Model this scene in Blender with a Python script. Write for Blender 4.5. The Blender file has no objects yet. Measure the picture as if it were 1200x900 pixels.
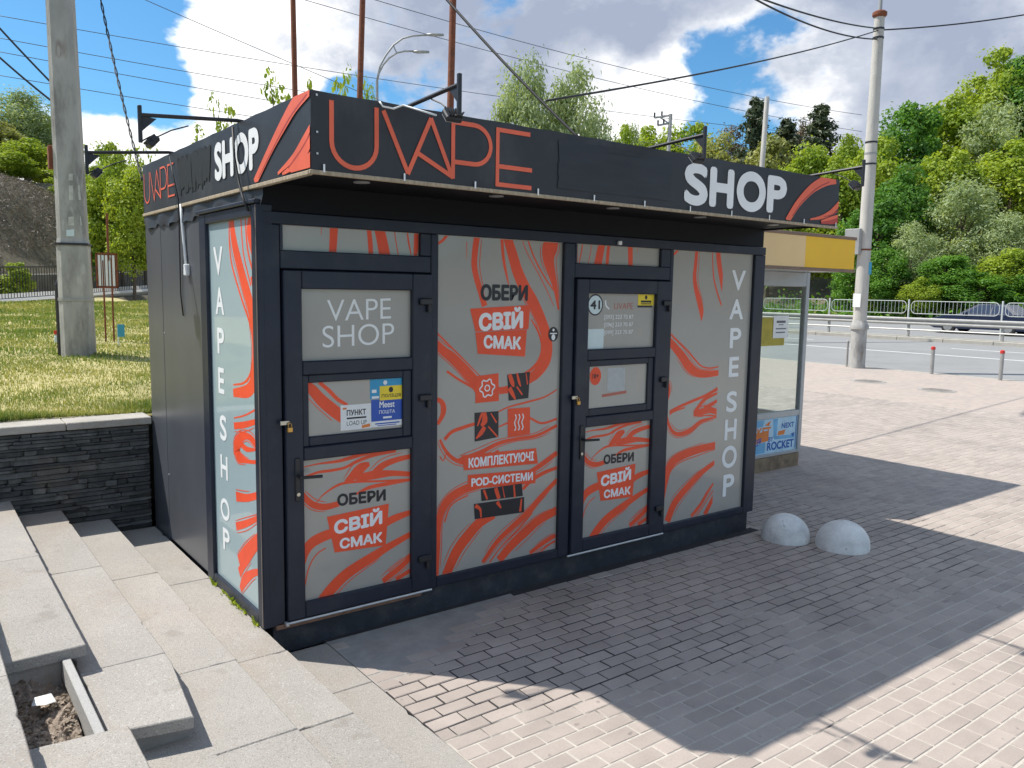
import bpy, bmesh, math, random
import numpy as np
from mathutils import Vector, Matrix

R = math.radians
random.seed(7)
rng = np.random.default_rng(11)
scene = bpy.context.scene
COL = scene.collection

# ------------------------------------------------------------------ camera
FPX = 951.84
YAW, PITCH, ROLL = R(37.193), R(6.555), R(0.962)
CAM = Vector((-1.630, -4.437, 1.965))
_f = Vector((math.sin(YAW) * math.cos(PITCH), math.cos(YAW) * math.cos(PITCH), -math.sin(PITCH)))
_r0 = Vector((math.cos(YAW), -math.sin(YAW), 0))
_u0 = _r0.cross(_f)
_r = math.cos(ROLL) * _r0 + math.sin(ROLL) * _u0
_u = -math.sin(ROLL) * _r0 + math.cos(ROLL) * _u0
cam_data = bpy.data.cameras.new("camera")
cam_data.sensor_width = 36.0
cam_data.lens = FPX / 1200 * 36.0
cam_data.clip_start = 0.05
cam_data.clip_end = 2000
cam = bpy.data.objects.new("camera", cam_data)
m = Matrix((_r, _u, -_f)).transposed().to_4x4()
m.translation = CAM
cam.matrix_world = m
COL.objects.link(cam)
scene.camera = cam


def ray(x, y):
    return _f + _r * ((x - 600) / FPX) + _u * ((450 - y) / FPX)


def at(x, y, depth):
    return CAM + ray(x, y) * depth


def depth_px(p):
    v = Vector(p) - CAM
    d = v.dot(_f)
    return d, 600 + FPX * v.dot(_r) / d, 450 - FPX * v.dot(_u) / d


# ------------------------------------------------------------------ sun, sky, exposure
SUN_TO = Vector((-0.47, 0.52, 1.0)).normalized()
sun_data = bpy.data.lights.new("sun", 'SUN')
sun_data.energy = 4.4
sun_data.angle = R(0.55)
sun_data.color = (1.0, 0.955, 0.88)
sun = bpy.data.objects.new("sun", sun_data)
sun.rotation_euler = (-SUN_TO).to_track_quat('-Z', 'Y').to_euler()
sun.location = (-8, 9, 17)
COL.objects.link(sun)

world = bpy.data.worlds.new("World")
scene.world = world
world.use_nodes = True
wt = world.node_tree
wt.nodes.clear()


class NT:
    """tiny node helper"""
    def __init__(s, tree):
        s.t = tree

    def n(s, typ, **kw):
        nd = s.t.nodes.new(typ)
        for k, v in kw.items():
            setattr(nd, k, v)
        return nd

    def link(s, a, b):
        s.t.links.new(a, b)

    def val(s, sock, v):
        if isinstance(v, bpy.types.NodeSocket):
            s.t.links.new(v, sock)
        else:
            sock.default_value = v

    def math(s, op, a, b=0.0, c=None, clamp=False):
        nd = s.n('ShaderNodeMath', operation=op, use_clamp=clamp)
        s.val(nd.inputs[0], a)
        s.val(nd.inputs[1], b)
        if c is not None:
            s.val(nd.inputs[2], c)
        return nd.outputs[0]

    def vmath(s, op, a, b=None, scale=None):
        nd = s.n('ShaderNodeVectorMath', operation=op)
        s.val(nd.inputs[0], a)
        if b is not None:
            s.val(nd.inputs[1], b)
        if scale is not None:
            s.val(nd.inputs['Scale'], scale)
        return nd.outputs['Value' if op in ('DOT_PRODUCT', 'LENGTH') else 'Vector']

    def maprange(s, v, a, b, c, d, smooth=True):
        nd = s.n('ShaderNodeMapRange', interpolation_type='SMOOTHSTEP' if smooth else 'LINEAR')
        s.val(nd.inputs[0], v)
        for i, q in enumerate((a, b, c, d)):
            nd.inputs[1 + i].default_value = q
        return nd.outputs[0]

    def noise(s, vec, scale, detail=4, rough=.55, out='Fac', dist=0.0):
        nd = s.n('ShaderNodeTexNoise')
        if vec is not None:
            s.link(vec, nd.inputs['Vector'])
        nd.inputs['Scale'].default_value = scale
        nd.inputs['Detail'].default_value = detail
        nd.inputs['Roughness'].default_value = rough
        nd.inputs['Distortion'].default_value = dist
        return nd.outputs[out]

    def mix(s, fac, a, b, blend='MIX'):
        nd = s.n('ShaderNodeMix', data_type='RGBA', blend_type=blend)
        s.val(nd.inputs[0], fac)
        for i, q in ((6, a), (7, b)):
            if isinstance(q, (tuple, list)):
                nd.inputs[i].default_value = (*q[:3], 1)
            else:
                s.link(q, nd.inputs[i])
        return nd.outputs[2]

    def ramp(s, fac, stops):
        nd = s.n('ShaderNodeValToRGB')
        cr = nd.color_ramp
        while len(cr.elements) < len(stops):
            cr.elements.new(0.5)
        for e, (p, c) in zip(cr.elements, stops):
            e.position = p
            e.color = (*c, 1)
        s.val(nd.inputs[0], fac)
        return nd.outputs[0]


def build_sky():
    N = NT(wt)
    out = N.n('ShaderNodeOutputWorld')
    sky = N.n('ShaderNodeTexSky', sky_type='NISHITA')
    sky.sun_disc = False
    sky.sun_elevation = R(55)
    sky.sun_rotation = R(317.9)
    sky.air_density = 1.0
    sky.dust_density = 0.6
    sky.ozone_density = 2.2
    tc = N.n('ShaderNodeTexCoord')
    d = N.vmath('NORMALIZE', tc.outputs['Generated'])
    # flatten so that clouds are wider than tall
    dd = N.vmath('MULTIPLY', d, (1.0, 1.0, 1.5))
    wv = N.noise(dd, 3.0, 6, .6, 'Color')
    wv = N.vmath('SUBTRACT', wv, (.5, .5, .5))
    dw = N.vmath('NORMALIZE', N.vmath('ADD', d, N.vmath('SCALE', wv, scale=.22)))
    base = N.noise(dd, 5.2, 10, .60, dist=.15)
    puff = N.noise(N.vmath('ADD', dd, (3.1, 1.7, .4)), 6.5, 8, .62)

    def blobs(lst):
        tot = None
        for (px, py, rad, w) in lst:
            v = ray(px, py).normalized()
            dot = N.vmath('DOT_PRODUCT', dw, tuple(v))
            a = rad / FPX
            g = N.maprange(dot, math.cos(1.5 * a), math.cos(.2 * a), 0, w)
            tot = g if tot is None else N.math('ADD', tot, g)
        return tot
    cover = blobs([(430, 20, 200, .27), (265, 20, 90, .17), (640, 20, 160, .27), (880, 30, 200, .33), (1120, 70, 170, .40), (1020, 135, 95, .32),
                   (690, 115, 100, .30), (785, 115, 50, .30), (260, 155, 120, .22), (35, 130, 80, .34), (1250, 60, 200, .2), (380, 70, 90, .12),
                   (60, 20, 110, -.42), (150, 75, 65, -.40), (880, 130, 85, -.75), (735, 74, 30, -.42), (450, 130, 55, -.46), (95, -60, 160, -.2), (175, 95, 40, -.25), (235, 140, 75, .40), (120, 150, 60, .35), (560, 60, 60, -.22), (350, 110, 45, -.2)])
    thick = N.math('ADD', N.math('ADD', N.math('MULTIPLY', N.math('SUBTRACT', base, .5), 2.9), .02), cover)
    dens = N.maprange(thick, -.03, .30, 0, 1)
    grey = blobs([(430, 60, 150, .30), (600, 10, 170, .26), (560, 90, 90, .20), (770, 10, 130, .16), (900, 75, 130, .42), (1060, 70, 130, .42), (1160, 90, 90, .30), (650, 70, 90, .15),
                  (250, 15, 90, -.4), (690, 118, 75, -.6), (795, 110, 45, -.6), (1010, 132, 75, -.55), (260, 160, 110, -.4), (35, 125, 80, -.45), (320, 20, 70, -.2)])
    wisp = N.noise(N.vmath('ADD', dd, (1.3, .2, 4.4)), 2.6, 8, .62, dist=.4)
    sh = N.math('ADD', N.math('ADD', N.math('ADD', grey, N.math('MULTIPLY', N.math('SUBTRACT', puff, .5), 1.5)), N.math('MULTIPLY', N.math('SUBTRACT', wisp, .5), 2.0)), N.maprange(thick, .10, .8, -.02, .50), clamp=True)
    ccol = N.ramp(sh, [(0.0, (1.0, 1.0, 1.0)), (.22, (.90, .91, .94)), (.55, (.62, .67, .77)), (1.0, (.40, .46, .60))])
    lum = N.math('MULTIPLY_ADD', N.math('POWER', N.math('SUBTRACT', 1.0, sh, clamp=True), 3.0), .30, 1.0)
    ccol = N.vmath('SCALE', ccol, scale=lum)      # sunlit cloud tops are far brighter than their grey bases
    b1 = N.n('ShaderNodeBackground')
    b1.inputs[1].default_value = 0.10
    tint = N.mix(1.0, sky.outputs[0], (0.54, 0.98, 1.20), 'MULTIPLY')
    N.link(tint, b1.inputs[0])
    b2 = N.n('ShaderNodeBackground')
    b2.inputs[1].default_value = 0.78
    N.link(ccol, b2.inputs[0])
    ms = N.n('ShaderNodeMixShader')
    N.link(dens, ms.inputs[0])
    N.link(b1.outputs[0], ms.inputs[1])
    N.link(b2.outputs[0], ms.inputs[2])
    N.link(ms.outputs[0], out.inputs[0])


build_sky()
vs = scene.view_settings
vs.view_transform = 'Standard'
vs.look = 'None'
vs.exposure = 0.40
vs.gamma = 1.0
vs.use_curve_mapping = False

# ------------------------------------------------------------------ materials
MATS = {}


def mat(name, color, rough=.6, metal=0.0, spec=.5, var=0.0, scale=8.0, bump=0.0, bscale=60.0, dirt=None, dirt_amt=0.0, dirt_scale=3.0, speck=None, objrand=0.0, attr=None, attr_amt=.25, coat=0.0, stretch=None):
    """procedural principled material: colour noise, dirt patches, specks, bump"""
    if name in MATS:
        return MATS[name]
    mt = bpy.data.materials.new(name)
    mt.use_nodes = True
    nt = mt.node_tree
    N = NT(nt)
    b = nt.nodes['Principled BSDF']
    b.inputs['Roughness'].default_value = rough
    b.inputs['Metallic'].default_value = metal
    b.inputs['Specular IOR Level'].default_value = spec
    b.inputs['Coat Weight'].default_value = coat
    tc = N.n('ShaderNodeNewGeometry')
    vec = tc.outputs['Position']
    if stretch:
        vec = N.vmath('MULTIPLY', vec, stretch)
    col = None
    if var > 0:
        n1 = N.noise(vec, scale, 5, .6)
        lo = tuple(c * (1 - var) for c in color)
        hi = tuple(min(1, c * (1 + var)) for c in color)
        col = N.ramp(n1, [(.25, lo), (.75, hi)])
    else:
        rgb = N.n('ShaderNodeRGB')
        rgb.outputs[0].default_value = (*color, 1)
        col = rgb.outputs[0]
    if dirt is not None:
        n2 = N.noise(vec, dirt_scale, 6, .65)
        f = N.maprange(n2, .48, .72, 0, dirt_amt)
        col = N.mix(f, col, dirt)
    if speck is not None:
        for (c, sc_, lo, hi, amt) in speck:
            n3 = N.noise(vec, sc_, 2, .5)
            f = N.maprange(n3, lo, hi, 0, amt)
            col = N.mix(f, col, c)
    if objrand > 0:
        oi = N.n('ShaderNodeObjectInfo')
        f = N.math('ADD', N.math('MULTIPLY', oi.outputs['Random'], 2 * objrand), 1 - objrand)
        col = N.mix(1.0, col, N.n('ShaderNodeCombineColor').outputs[0], 'MULTIPLY') if False else N.vmath('SCALE', col, scale=f)
    if attr:
        at_ = N.n('ShaderNodeAttribute', attribute_name=attr)
        f = N.math('ADD', N.math('MULTIPLY', at_.outputs['Fac'], 2 * attr_amt), 1 - attr_amt)
        col = N.vmath('SCALE', col, scale=f)
    N.link(col, b.inputs['Base Color'])
    if bump > 0:
        nb = N.noise(vec, bscale, 4, .6)
        bp = N.n('ShaderNodeBump')
        bp.inputs['Strength'].default_value = bump
        bp.inputs['Distance'].default_value = .02
        N.link(nb, bp.inputs['Height'])
        N.link(bp.outputs[0], b.inputs['Normal'])
    MATS[name] = mt
    return mt


def leaf_mat(name, c1, c2, trans=.42):
    mt = bpy.data.materials.new(name)
    mt.use_nodes = True
    nt = mt.node_tree
    N = NT(nt)
    b = nt.nodes['Principled BSDF']
    b.inputs['Roughness'].default_value = .5
    b.inputs['Specular IOR Level'].default_value = .3
    a = N.n('ShaderNodeAttribute', attribute_name='rnd')
    oi = N.n('ShaderNodeObjectInfo')
    f = N.math('ADD', N.math('MULTIPLY', a.outputs['Fac'], .75), N.math('MULTIPLY', oi.outputs['Random'], .25))
    col = N.mix(f, c1, c2)
    N.link(col, b.inputs['Base Color'])
    tr = N.n('ShaderNodeBsdfTranslucent')
    N.link(N.mix(1.0, col, (1.25, 1.2, .55), 'MULTIPLY'), tr.inputs[0])
    ms = N.n('ShaderNodeMixShader')
    ms.inputs[0].default_value = trans
    N.link(b.outputs[0], ms.inputs[1])
    N.link(tr.outputs[0], ms.inputs[2])
    N.link(ms.outputs[0], nt.nodes['Material Output'].inputs[0])
    MATS[name] = mt
    return mt


def glass_mat(name, tint=(.9, .95, .95)):
    mt = bpy.data.materials.new(name)
    mt.use_nodes = True
    nt = mt.node_tree
    N = NT(nt)
    nt.nodes.remove(nt.nodes['Principled BSDF'])
    t = N.n('ShaderNodeBsdfTransparent')
    t.inputs[0].default_value = (*tint, 1)
    g = N.n('ShaderNodeBsdfGlossy')
    g.inputs['Roughness'].default_value = .03
    ge = N.n('ShaderNodeNewGeometry')
    cs_ = N.math('ABSOLUTE', N.vmath('DOT_PRODUCT', ge.outputs['Incoming'], ge.outputs['Normal']))
    fr = N.math('MULTIPLY_ADD', N.math('POWER', N.math('SUBTRACT', 1.0, cs_), 5.0), .95, .03)
    ms = N.n('ShaderNodeMixShader')
    N.link(fr, ms.inputs[0])
    N.link(t.outputs[0], ms.inputs[1])
    N.link(g.outputs[0], ms.inputs[2])
    N.link(ms.outputs[0], nt.nodes['Material Output'].inputs[0])
    MATS[name] = mt
    return mt


def window_film_mat():
    """frosted grey film behind glass: matte body under a clear coat"""
    mt = mat('frosted_film', (.35, .335, .298), .5, spec=.4, var=.06, scale=1.3, dirt=(.41, .375, .31), dirt_amt=.5, dirt_scale=1.1)
    b = mt.node_tree.nodes['Principled BSDF']
    b.inputs['Coat Weight'].default_value = 1.0
    b.inputs['Coat Roughness'].default_value = .10
    return mt


FILM = window_film_mat()   # seen on every front pane
FRAME = mat('graphite_frame', (.015, .020, .035), .42, spec=.38, var=.2, scale=5, dirt=(.08, .08, .08), dirt_amt=.18, dirt_scale=4)
WALLM = mat('graphite_panel', (.075, .080, .092), .34, spec=.5, var=.15, scale=2.2, dirt=(.12, .12, .12), dirt_amt=.3, dirt_scale=1.6, stretch=(1, 1, .35), bump=.03, bscale=3)
HEADER = mat('black_header', (.0045, .0055, .008), .6, spec=.2, var=.2, scale=6)
PLINTH = mat('dark_plinth', (.022, .026, .034), .7, var=.3, scale=9, dirt=(.09, .085, .08), dirt_amt=.5, dirt_scale=7, bump=.3, bscale=40)
BANNER = mat('black_banner_vinyl', (.021, .0215, .025), .5, spec=.5, var=.25, scale=1.4, dirt=(.075, .075, .075), dirt_amt=.5, dirt_scale=1.8, bump=.12, bscale=2.2, stretch=(1, 1, .6))
SCRIB = mat('black_overpaint', (.003, .005, .005), .65, var=.4, scale=16)
REDV = mat('orange_red_vinyl', (.82, .088, .030), .42, spec=.4, var=.10, scale=5)
REDB = mat('orange_banner_ink', (.76, .135, .065), .45, spec=.4, var=.12, scale=5)
REDD = mat('dark_red_banner_ink', (.42, .05, .035), .45, spec=.4, var=.12, scale=5)
WHITEV = mat('white_vinyl', (.80, .81, .80), .45, spec=.4, var=.04, scale=6)
WHITEB = mat('white_banner_ink', (.78, .78, .77), .5, spec=.3, var=.05, scale=6)
OVERB = mat('banner_cover_patch', (.0165, .0172, .021), .47, var=.35, scale=3, stretch=(1, 1, 6))
BLACKV = mat('black_vinyl', (.012, .013, .018), .4, var=.2, scale=9)
PALER = mat('faint_red_ink', (.44, .13, .09), .5, var=.1)
BATTEN = mat('weathered_batten', (.36, .29, .20), .8, var=.35, scale=14, stretch=(4, 4, 1))
STEELB = mat('black_steel', (.018, .018, .020), .45, spec=.5, var=.2, scale=20)
LAMPGL = mat('lamp_glass', (.35, .36, .38), .15, spec=.6, var=.1)
CHROME = mat('steel_lock', (.5, .48, .42), .3, metal=.9, var=.1)
BRASS = mat('brass_padlock', (.55, .33, .10), .35, metal=.9, var=.1)
ALUM = mat('brushed_sweep', (.55, .55, .54), .4, metal=.5, var=.1, scale=20)
RUST = mat('rusty_steel', (.20, .062, .028), .85, var=.4, scale=18, dirt=(.09, .035, .02), dirt_amt=.6, dirt_scale=9, bump=.2)
GRANITE = mat('granite_slab', (.350, .322, .287), .75, var=.10, scale=3.0, dirt=(.32, .262, .205), dirt_amt=.8, dirt_scale=1.15,
              speck=[((.15, .14, .135), 150, .58, .66, .7), ((.52, .50, .47), 120, .60, .68, .65), ((.25, .235, .21), 45, .58, .68, .45), ((.20, .175, .145), 5, .62, .74, .4)], bump=.25, bscale=150, objrand=.07)
GRANITE_S = mat('granite_riser', (.40, .39, .37), .75, var=.1, scale=4, speck=[((.2, .19, .18), 170, .58, .66, .6)], bump=.3, bscale=140, objrand=.07)
CEMENT = mat('cement_bed', (.33, .315, .29), .9, var=.2, scale=7, dirt=(.22, .2, .175), dirt_amt=.5, dirt_scale=4, bump=.4, bscale=50)


def sand_mat():
    """pale jointing sand, washed out to dark dirt near the kiosk front"""
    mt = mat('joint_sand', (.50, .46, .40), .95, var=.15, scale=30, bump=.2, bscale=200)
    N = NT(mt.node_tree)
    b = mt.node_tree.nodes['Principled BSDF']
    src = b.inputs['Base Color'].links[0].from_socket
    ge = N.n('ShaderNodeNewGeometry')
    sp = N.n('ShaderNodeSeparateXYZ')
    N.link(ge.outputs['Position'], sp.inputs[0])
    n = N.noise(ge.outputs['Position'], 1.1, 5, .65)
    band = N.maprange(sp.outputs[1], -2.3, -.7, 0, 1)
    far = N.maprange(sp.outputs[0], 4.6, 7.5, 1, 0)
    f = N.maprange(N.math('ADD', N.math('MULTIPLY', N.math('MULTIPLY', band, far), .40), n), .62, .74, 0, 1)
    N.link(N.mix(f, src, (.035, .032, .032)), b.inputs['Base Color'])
    return mt


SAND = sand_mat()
PAVE_A = dict(rough=.85, var=.10, scale=5, dirt=(.29, .245, .22), dirt_amt=.75, dirt_scale=.75, speck=[((.16, .14, .13), 13, .70, .76, .55), ((.24, .215, .20), 120, .60, .70, .5), ((.58, .54, .50), 150, .62, .72, .35)], bump=.3, bscale=160)
PAVER_O = mat('concrete_paver', (.402, .342, .300), objrand=.09, **PAVE_A)
PAVER_M = mat('concrete_paver_far', (.402, .342, .300), attr='rnd', attr_amt=.09, **PAVE_A)
CONC = mat('pole_concrete', (.40, .39, .365), .9, var=.25, scale=5, dirt=(.15, .14, .13), dirt_amt=.8, dirt_scale=3.2, speck=[((.16, .10, .07), 4.5, .64, .74, .6), ((.55, .54, .51), 9, .62, .70, .5)], bump=.35, bscale=30, stretch=(1, 1, .3))
CONCR = mat('pale_pole_concrete', (.50, .475, .43), .85, var=.12, scale=5, dirt=(.30, .28, .25), dirt_amt=.5, dirt_scale=2, bump=.3, bscale=25, stretch=(1, 1, .3))
CONCB = mat('bollard_concrete', (.74, .74, .71), .85, var=.2, scale=7, dirt=(.46, .45, .43), dirt_amt=.7, dirt_scale=5, speck=[((.3, .3, .29), 90, .64, .7, .5), ((.28, .27, .26), 14, .66, .74, .5)], bump=.35, bscale=60)
SLATE = mat('dark_ledger_stone', (.085, .087, .083), .75, var=.5, scale=9, dirt=(.16, .13, .09), dirt_amt=.55, dirt_scale=2.3, bump=.5, bscale=45, objrand=.45)
SLATE_M = mat('dark_ledger_stone_far', (.085, .087, .083), .75, var=.5, scale=9, dirt=(.16, .13, .09), dirt_amt=.5, dirt_scale=2.3, bump=.5, bscale=45, attr='rnd')
COPING = mat('coping_concrete', (.40, .37, .325), .9, var=.15, scale=6, dirt=(.30, .27, .22), dirt_amt=.6, dirt_scale=5, bump=.3, bscale=70)
SOIL = mat('grass_soil', (.40, .35, .15), .95, var=.35, scale=1.8, dirt=(.50, .43, .23), dirt_amt=.6, dirt_scale=.9, bump=.5, bscale=20)
RUBBLE = mat('rubble_soil', (.27, .215, .17), .95, var=.4, scale=25, speck=[((.42, .37, .32), 45, .56, .66, .8), ((.09, .07, .05), 30, .58, .66, .7)], bump=.9, bscale=40)
ASPH = mat('asphalt', (.26, .26, .257), .85, var=.10, scale=.8, dirt=(.19, .19, .185), dirt_amt=.7, dirt_scale=.4, speck=[((.32, .32, .32), 60, .58, .7, .3)], bump=.2, bscale=90)
KERB = mat('kerb_stone', (.38, .355, .31), .9, var=.15, scale=3, bump=.2)
PAINT = mat('road_paint', (.72, .72, .70), .7, var=.12, scale=3)
GALV = mat('galvanised_steel', (.36, .355, .34), .5, metal=.35, var=.12, scale=6, dirt=(.27, .24, .2), dirt_amt=.4, dirt_scale=2)
WHITEP = mat('white_railing_paint', (.55, .57, .55), .5, var=.08)
HILLM = mat('hill_soil', (.11, .095, .06), .95, var=.5, scale=.5, dirt=(.17, .14, .105), dirt_amt=.9, dirt_scale=.25, bump=.4, bscale=3)
YELLOW = mat('yellow_sign_panel', (.82, .47, .015), .45, var=.06, scale=2)
PEACH = mat('faded_sign_panel', (.76, .53, .25), .5, var=.06, scale=2)
GREYAL = mat('grey_aluminium', (.40, .42, .43), .4, metal=.3, var=.08, scale=4)
BROWNE = mat('brown_edge', (.20, .13, .09), .6, var=.2)
BASEB = mat('stained_brick_base', (.24, .17, .11), .9, var=.45, scale=9, dirt=(.33, .27, .15), dirt_amt=.6, dirt_scale=4, bump=.4)
GLASS = glass_mat('clear_glass', (.93, .96, .95))
BLUEP = mat('poster_blue', (.16, .42, .66), .5, var=.25, scale=5)
PALEB = mat('poster_pale_blue', (.46, .66, .78), .5, var=.2, scale=7)
DEEPB = mat('poster_deep_blue', (.02, .12, .42), .5, var=.15)
ORANGE = mat('poster_orange', (.72, .20, .035), .5, var=.15)
OLIVE = mat('olive_paper', (.42, .34, .05), .7, var=.2)
PAPER = mat('white_paper', (.76, .76, .74), .7, var=.06)
TEAL = mat('sticker_teal', (.03, .30, .52), .45, var=.1)
NAVYS = mat('sticker_blue', (.02, .085, .42), .45, var=.1)
YELS = mat('sticker_yellow', (.83, .62, .03), .45, var=.06)
PALES = mat('sticker_pale', (.62, .72, .72), .45, var=.05)
BARK = mat('tree_bark', (.11, .085, .06), .95, var=.35, scale=6, bump=.5, bscale=20)
L_GREEN = leaf_mat('leaf_green', (0.046, 0.139, 0.024), (0.209, 0.409, 0.049))
L_YELL = leaf_mat('leaf_yellow_green', (0.151, 0.258, 0.027), (0.454, 0.529, 0.060))
L_SILV = leaf_mat('leaf_silver', (0.172, 0.247, 0.113), (0.508, 0.583, 0.314))
L_OLIV = leaf_mat('leaf_olive', (0.202, 0.233, 0.070), (0.451, 0.451, 0.155))
L_PINE = leaf_mat('leaf_pine', (.045, .070, .036), (.13, .15, .075), .2)
L_BROWN = leaf_mat('leaf_brown', (0.105, 0.077, 0.045), (0.224, 0.175, 0.105), .15)
L_GRASS = leaf_mat('leaf_grass', (.10, .19, .025), (.56, .50, .20), .3)
L_DRY = leaf_mat('dry_twig', (.14, .112, .088), (.24, .20, .16), .1)
CARP = mat('car_blue_paint', (.010, .018, .048), .35, spec=.4, coat=.25, var=.05)
CARG = mat('car_glass', (.020, .035, .075), .2, spec=.25, var=.05)
TYRE = mat('tyre_rubber', (.018, .018, .018), .85, var=.1)
RIM = mat('alloy_rim', (.42, .42, .42), .35, metal=.7, var=.1)
LENS = mat('headlamp_lens', (.6, .62, .64), .15, var=.05)
REDCAP = mat('red_cap', (.55, .03, .02), .5, var=.1)
CABLEM = mat('black_cable', (.012, .012, .013), .6, var=.1)
WIREM = mat('grey_wire', (.09, .10, .12), .6, var=.1)
CAST = mat('cast_iron', (.27, .245, .22), .8, var=.2, scale=20, bump=.3, dirt=(.10, .06, .04), dirt_amt=.5)
BLUET = mat('blue_plastic_tag', (.05, .33, .50), .5, var=.1)

# ------------------------------------------------------------------ object helpers


def tag(o, label=None, cat=None, group=None, kind=None):
    if label:
        o['label'] = label
    if cat:
        o['category'] = cat
    if group:
        o['group'] = group
    if kind:
        o['kind'] = kind
    return o


def empty(name, loc, label=None, cat=None, group=None, kind=None):
    o = bpy.data.objects.new(name, None)
    o.empty_display_size = .1
    o.location = loc
    COL.objects.link(o)
    return tag(o, label, cat, group, kind)


def place(o, parent):
    """parent o (its mesh is in world coordinates) without moving it"""
    o.parent = parent
    if parent.parent is None:
        o.location = -parent.location
    return o


class MB:
    """collects shapes, builds ONE mesh object"""
    def __init__(s):
        s.v = []
        s.f = []

    def add(s, v, f):
        b = len(s.v)
        s.v += [tuple(p) for p in v]
        s.f += [tuple(i + b for i in q) for q in f]
        return s

    def box(s, x0, x1, y0, y1, z0, z1, c=0.0):
        if c <= 0:
            v = [(x, y, z) for z in (z0, z1) for y in (y0, y1) for x in (x0, x1)]
            return s.add(v, [(0, 2, 3, 1), (4, 5, 7, 6), (0, 1, 5, 4), (2, 6, 7, 3), (0, 4, 6, 2), (1, 3, 7, 5)])
        cx, cy, cz = (x0 + x1) / 2, (y0 + y1) / 2, (z0 + z1) / 2
        hx, hy, hz = abs(x1 - x0) / 2, abs(y1 - y0) / 2, abs(z1 - z0) / 2
        c = min(c, hx * .9, hy * .9, hz * .9)
        v = []
        idx = {}
        for sx in (-1, 1):
            for sy in (-1, 1):
                for sz in (-1, 1):
                    for a in range(3):
                        h = [hx - c, hy - c, hz - c]
                        h[a] += c
                        idx[(sx, sy, sz, a)] = len(v)
                        v.append((cx + sx * h[0], cy + sy * h[1], cz + sz * h[2]))
        f = []
        for a in range(3):
            o1, o2 = [(1, 2), (2, 0), (0, 1)][a]
            for sg in (-1, 1):
                q = []
                for (p, r) in ((-1, -1), (1, -1), (1, 1), (-1, 1)):
                    k = [0, 0, 0]
                    k[a] = sg
                    k[o1] = p
                    k[o2] = r
                    q.append(idx[(*k, a)])
                f.append(tuple(q if sg > 0 else q[::-1]))
        for a in range(3):
            o1, o2 = [(1, 2), (2, 0), (0, 1)][a]
            for p in (-1, 1):
                for r in (-1, 1):
                    ka = [0, 0, 0]
                    ka[o1] = p
                    ka[o2] = r
                    k0 = list(ka)
                    k0[a] = -1
                    k1 = list(ka)
                    k1[a] = 1
                    q = [idx[(*k0, o1)], idx[(*k1, o1)], idx[(*k1, o2)], idx[(*k0, o2)]]
                    f.append(tuple(q if p * r < 0 else q[::-1]))
        for sx in (-1, 1):
            for sy in (-1, 1):
                for sz in (-1, 1):
                    q = [idx[(sx, sy, sz, a)] for a in range(3)]
                    f.append(tuple(q if sx * sy * sz > 0 else q[::-1]))
        return s.add(v, f)

    def tube(s, pts, r, n=8, cap=True):
        pts = [Vector(p) for p in pts]
        rs = r if isinstance(r, (list, tuple)) else [r] * len(pts)
        t = (pts[1] - pts[0]).normalized()
        up = Vector((0, 0, 1)) if abs(t.z) < .9 else Vector((1, 0, 0))
        nrm = t.cross(up).normalized()
        v = []
        for i, p in enumerate(pts):
            a = pts[max(i - 1, 0)]
            b = pts[min(i + 1, len(pts) - 1)]
            t = (b - a).normalized()
            nrm = (nrm - t * nrm.dot(t)).normalized()
            bi = t.cross(nrm)
            for k in range(n):
                an = 2 * math.pi * k / n
                v.append(p + (nrm * math.cos(an) + bi * math.sin(an)) * rs[i])
        f = []
        for i in range(len(pts) - 1):
            for k in range(n):
                k2 = (k + 1) % n
                f.append((i * n + k, i * n + k2, (i + 1) * n + k2, (i + 1) * n + k))
        if cap:
            f.append(tuple(range(n))[::-1])
            f.append(tuple(range((len(pts) - 1) * n, len(pts) * n)))
        return s.add(v, f)

    def prism(s, poly, d0, d1, axis='z'):
        """extrude a 2D polygon between two heights along an axis"""
        n = len(poly)

        def P(a, b, d):
            return {'z': (a, b, d), 'y': (a, d, b), 'x': (d, a, b)}[axis]
        v = [P(a, b, d0) for a, b in poly] + [P(a, b, d1) for a, b in poly]
        f = [tuple(range(n))[::-1], tuple(range(n, 2 * n))]
        f += [(i, (i + 1) % n, n + (i + 1) % n, n + i) for i in range(n)]
        return s.add(v, f)

    def lathe(s, prof, cx, cy, n=24):
        v = []
        for (r, z) in prof:
            for k in range(n):
                a = 2 * math.pi * k / n
                v.append((cx + r * math.cos(a), cy + r * math.sin(a), z))
        f = []
        for i in range(len(prof) - 1):
            for k in range(n):
                k2 = (k + 1) % n
                f.append((i * n + k, i * n + k2, (i + 1) * n + k2, (i + 1) * n + k))
        f.append(tuple(range(n))[::-1])
        f.append(tuple(range((len(prof) - 1) * n, len(prof) * n)))
        return s.add(v, f)

    def build(s, name, material, parent=None, smooth=False, fix=False):
        me = bpy.data.meshes.new(name)
        me.from_pydata(s.v, [], s.f)
        me.materials.append(material)
        if fix:
            bm = bmesh.new()
            bm.from_mesh(me)
            bmesh.ops.recalc_face_normals(bm, faces=bm.faces)
            bm.to_mesh(me)
            bm.free()
        if smooth:
            me.polygons.foreach_set('use_smooth', [True] * len(me.polygons))
            if smooth is not True:
                me.set_sharp_from_angle(angle=R(smooth))
        me.update()
        o = bpy.data.objects.new(name, me)
        COL.objects.link(o)
        if parent is not None:
            place(o, parent)
        return o


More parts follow.
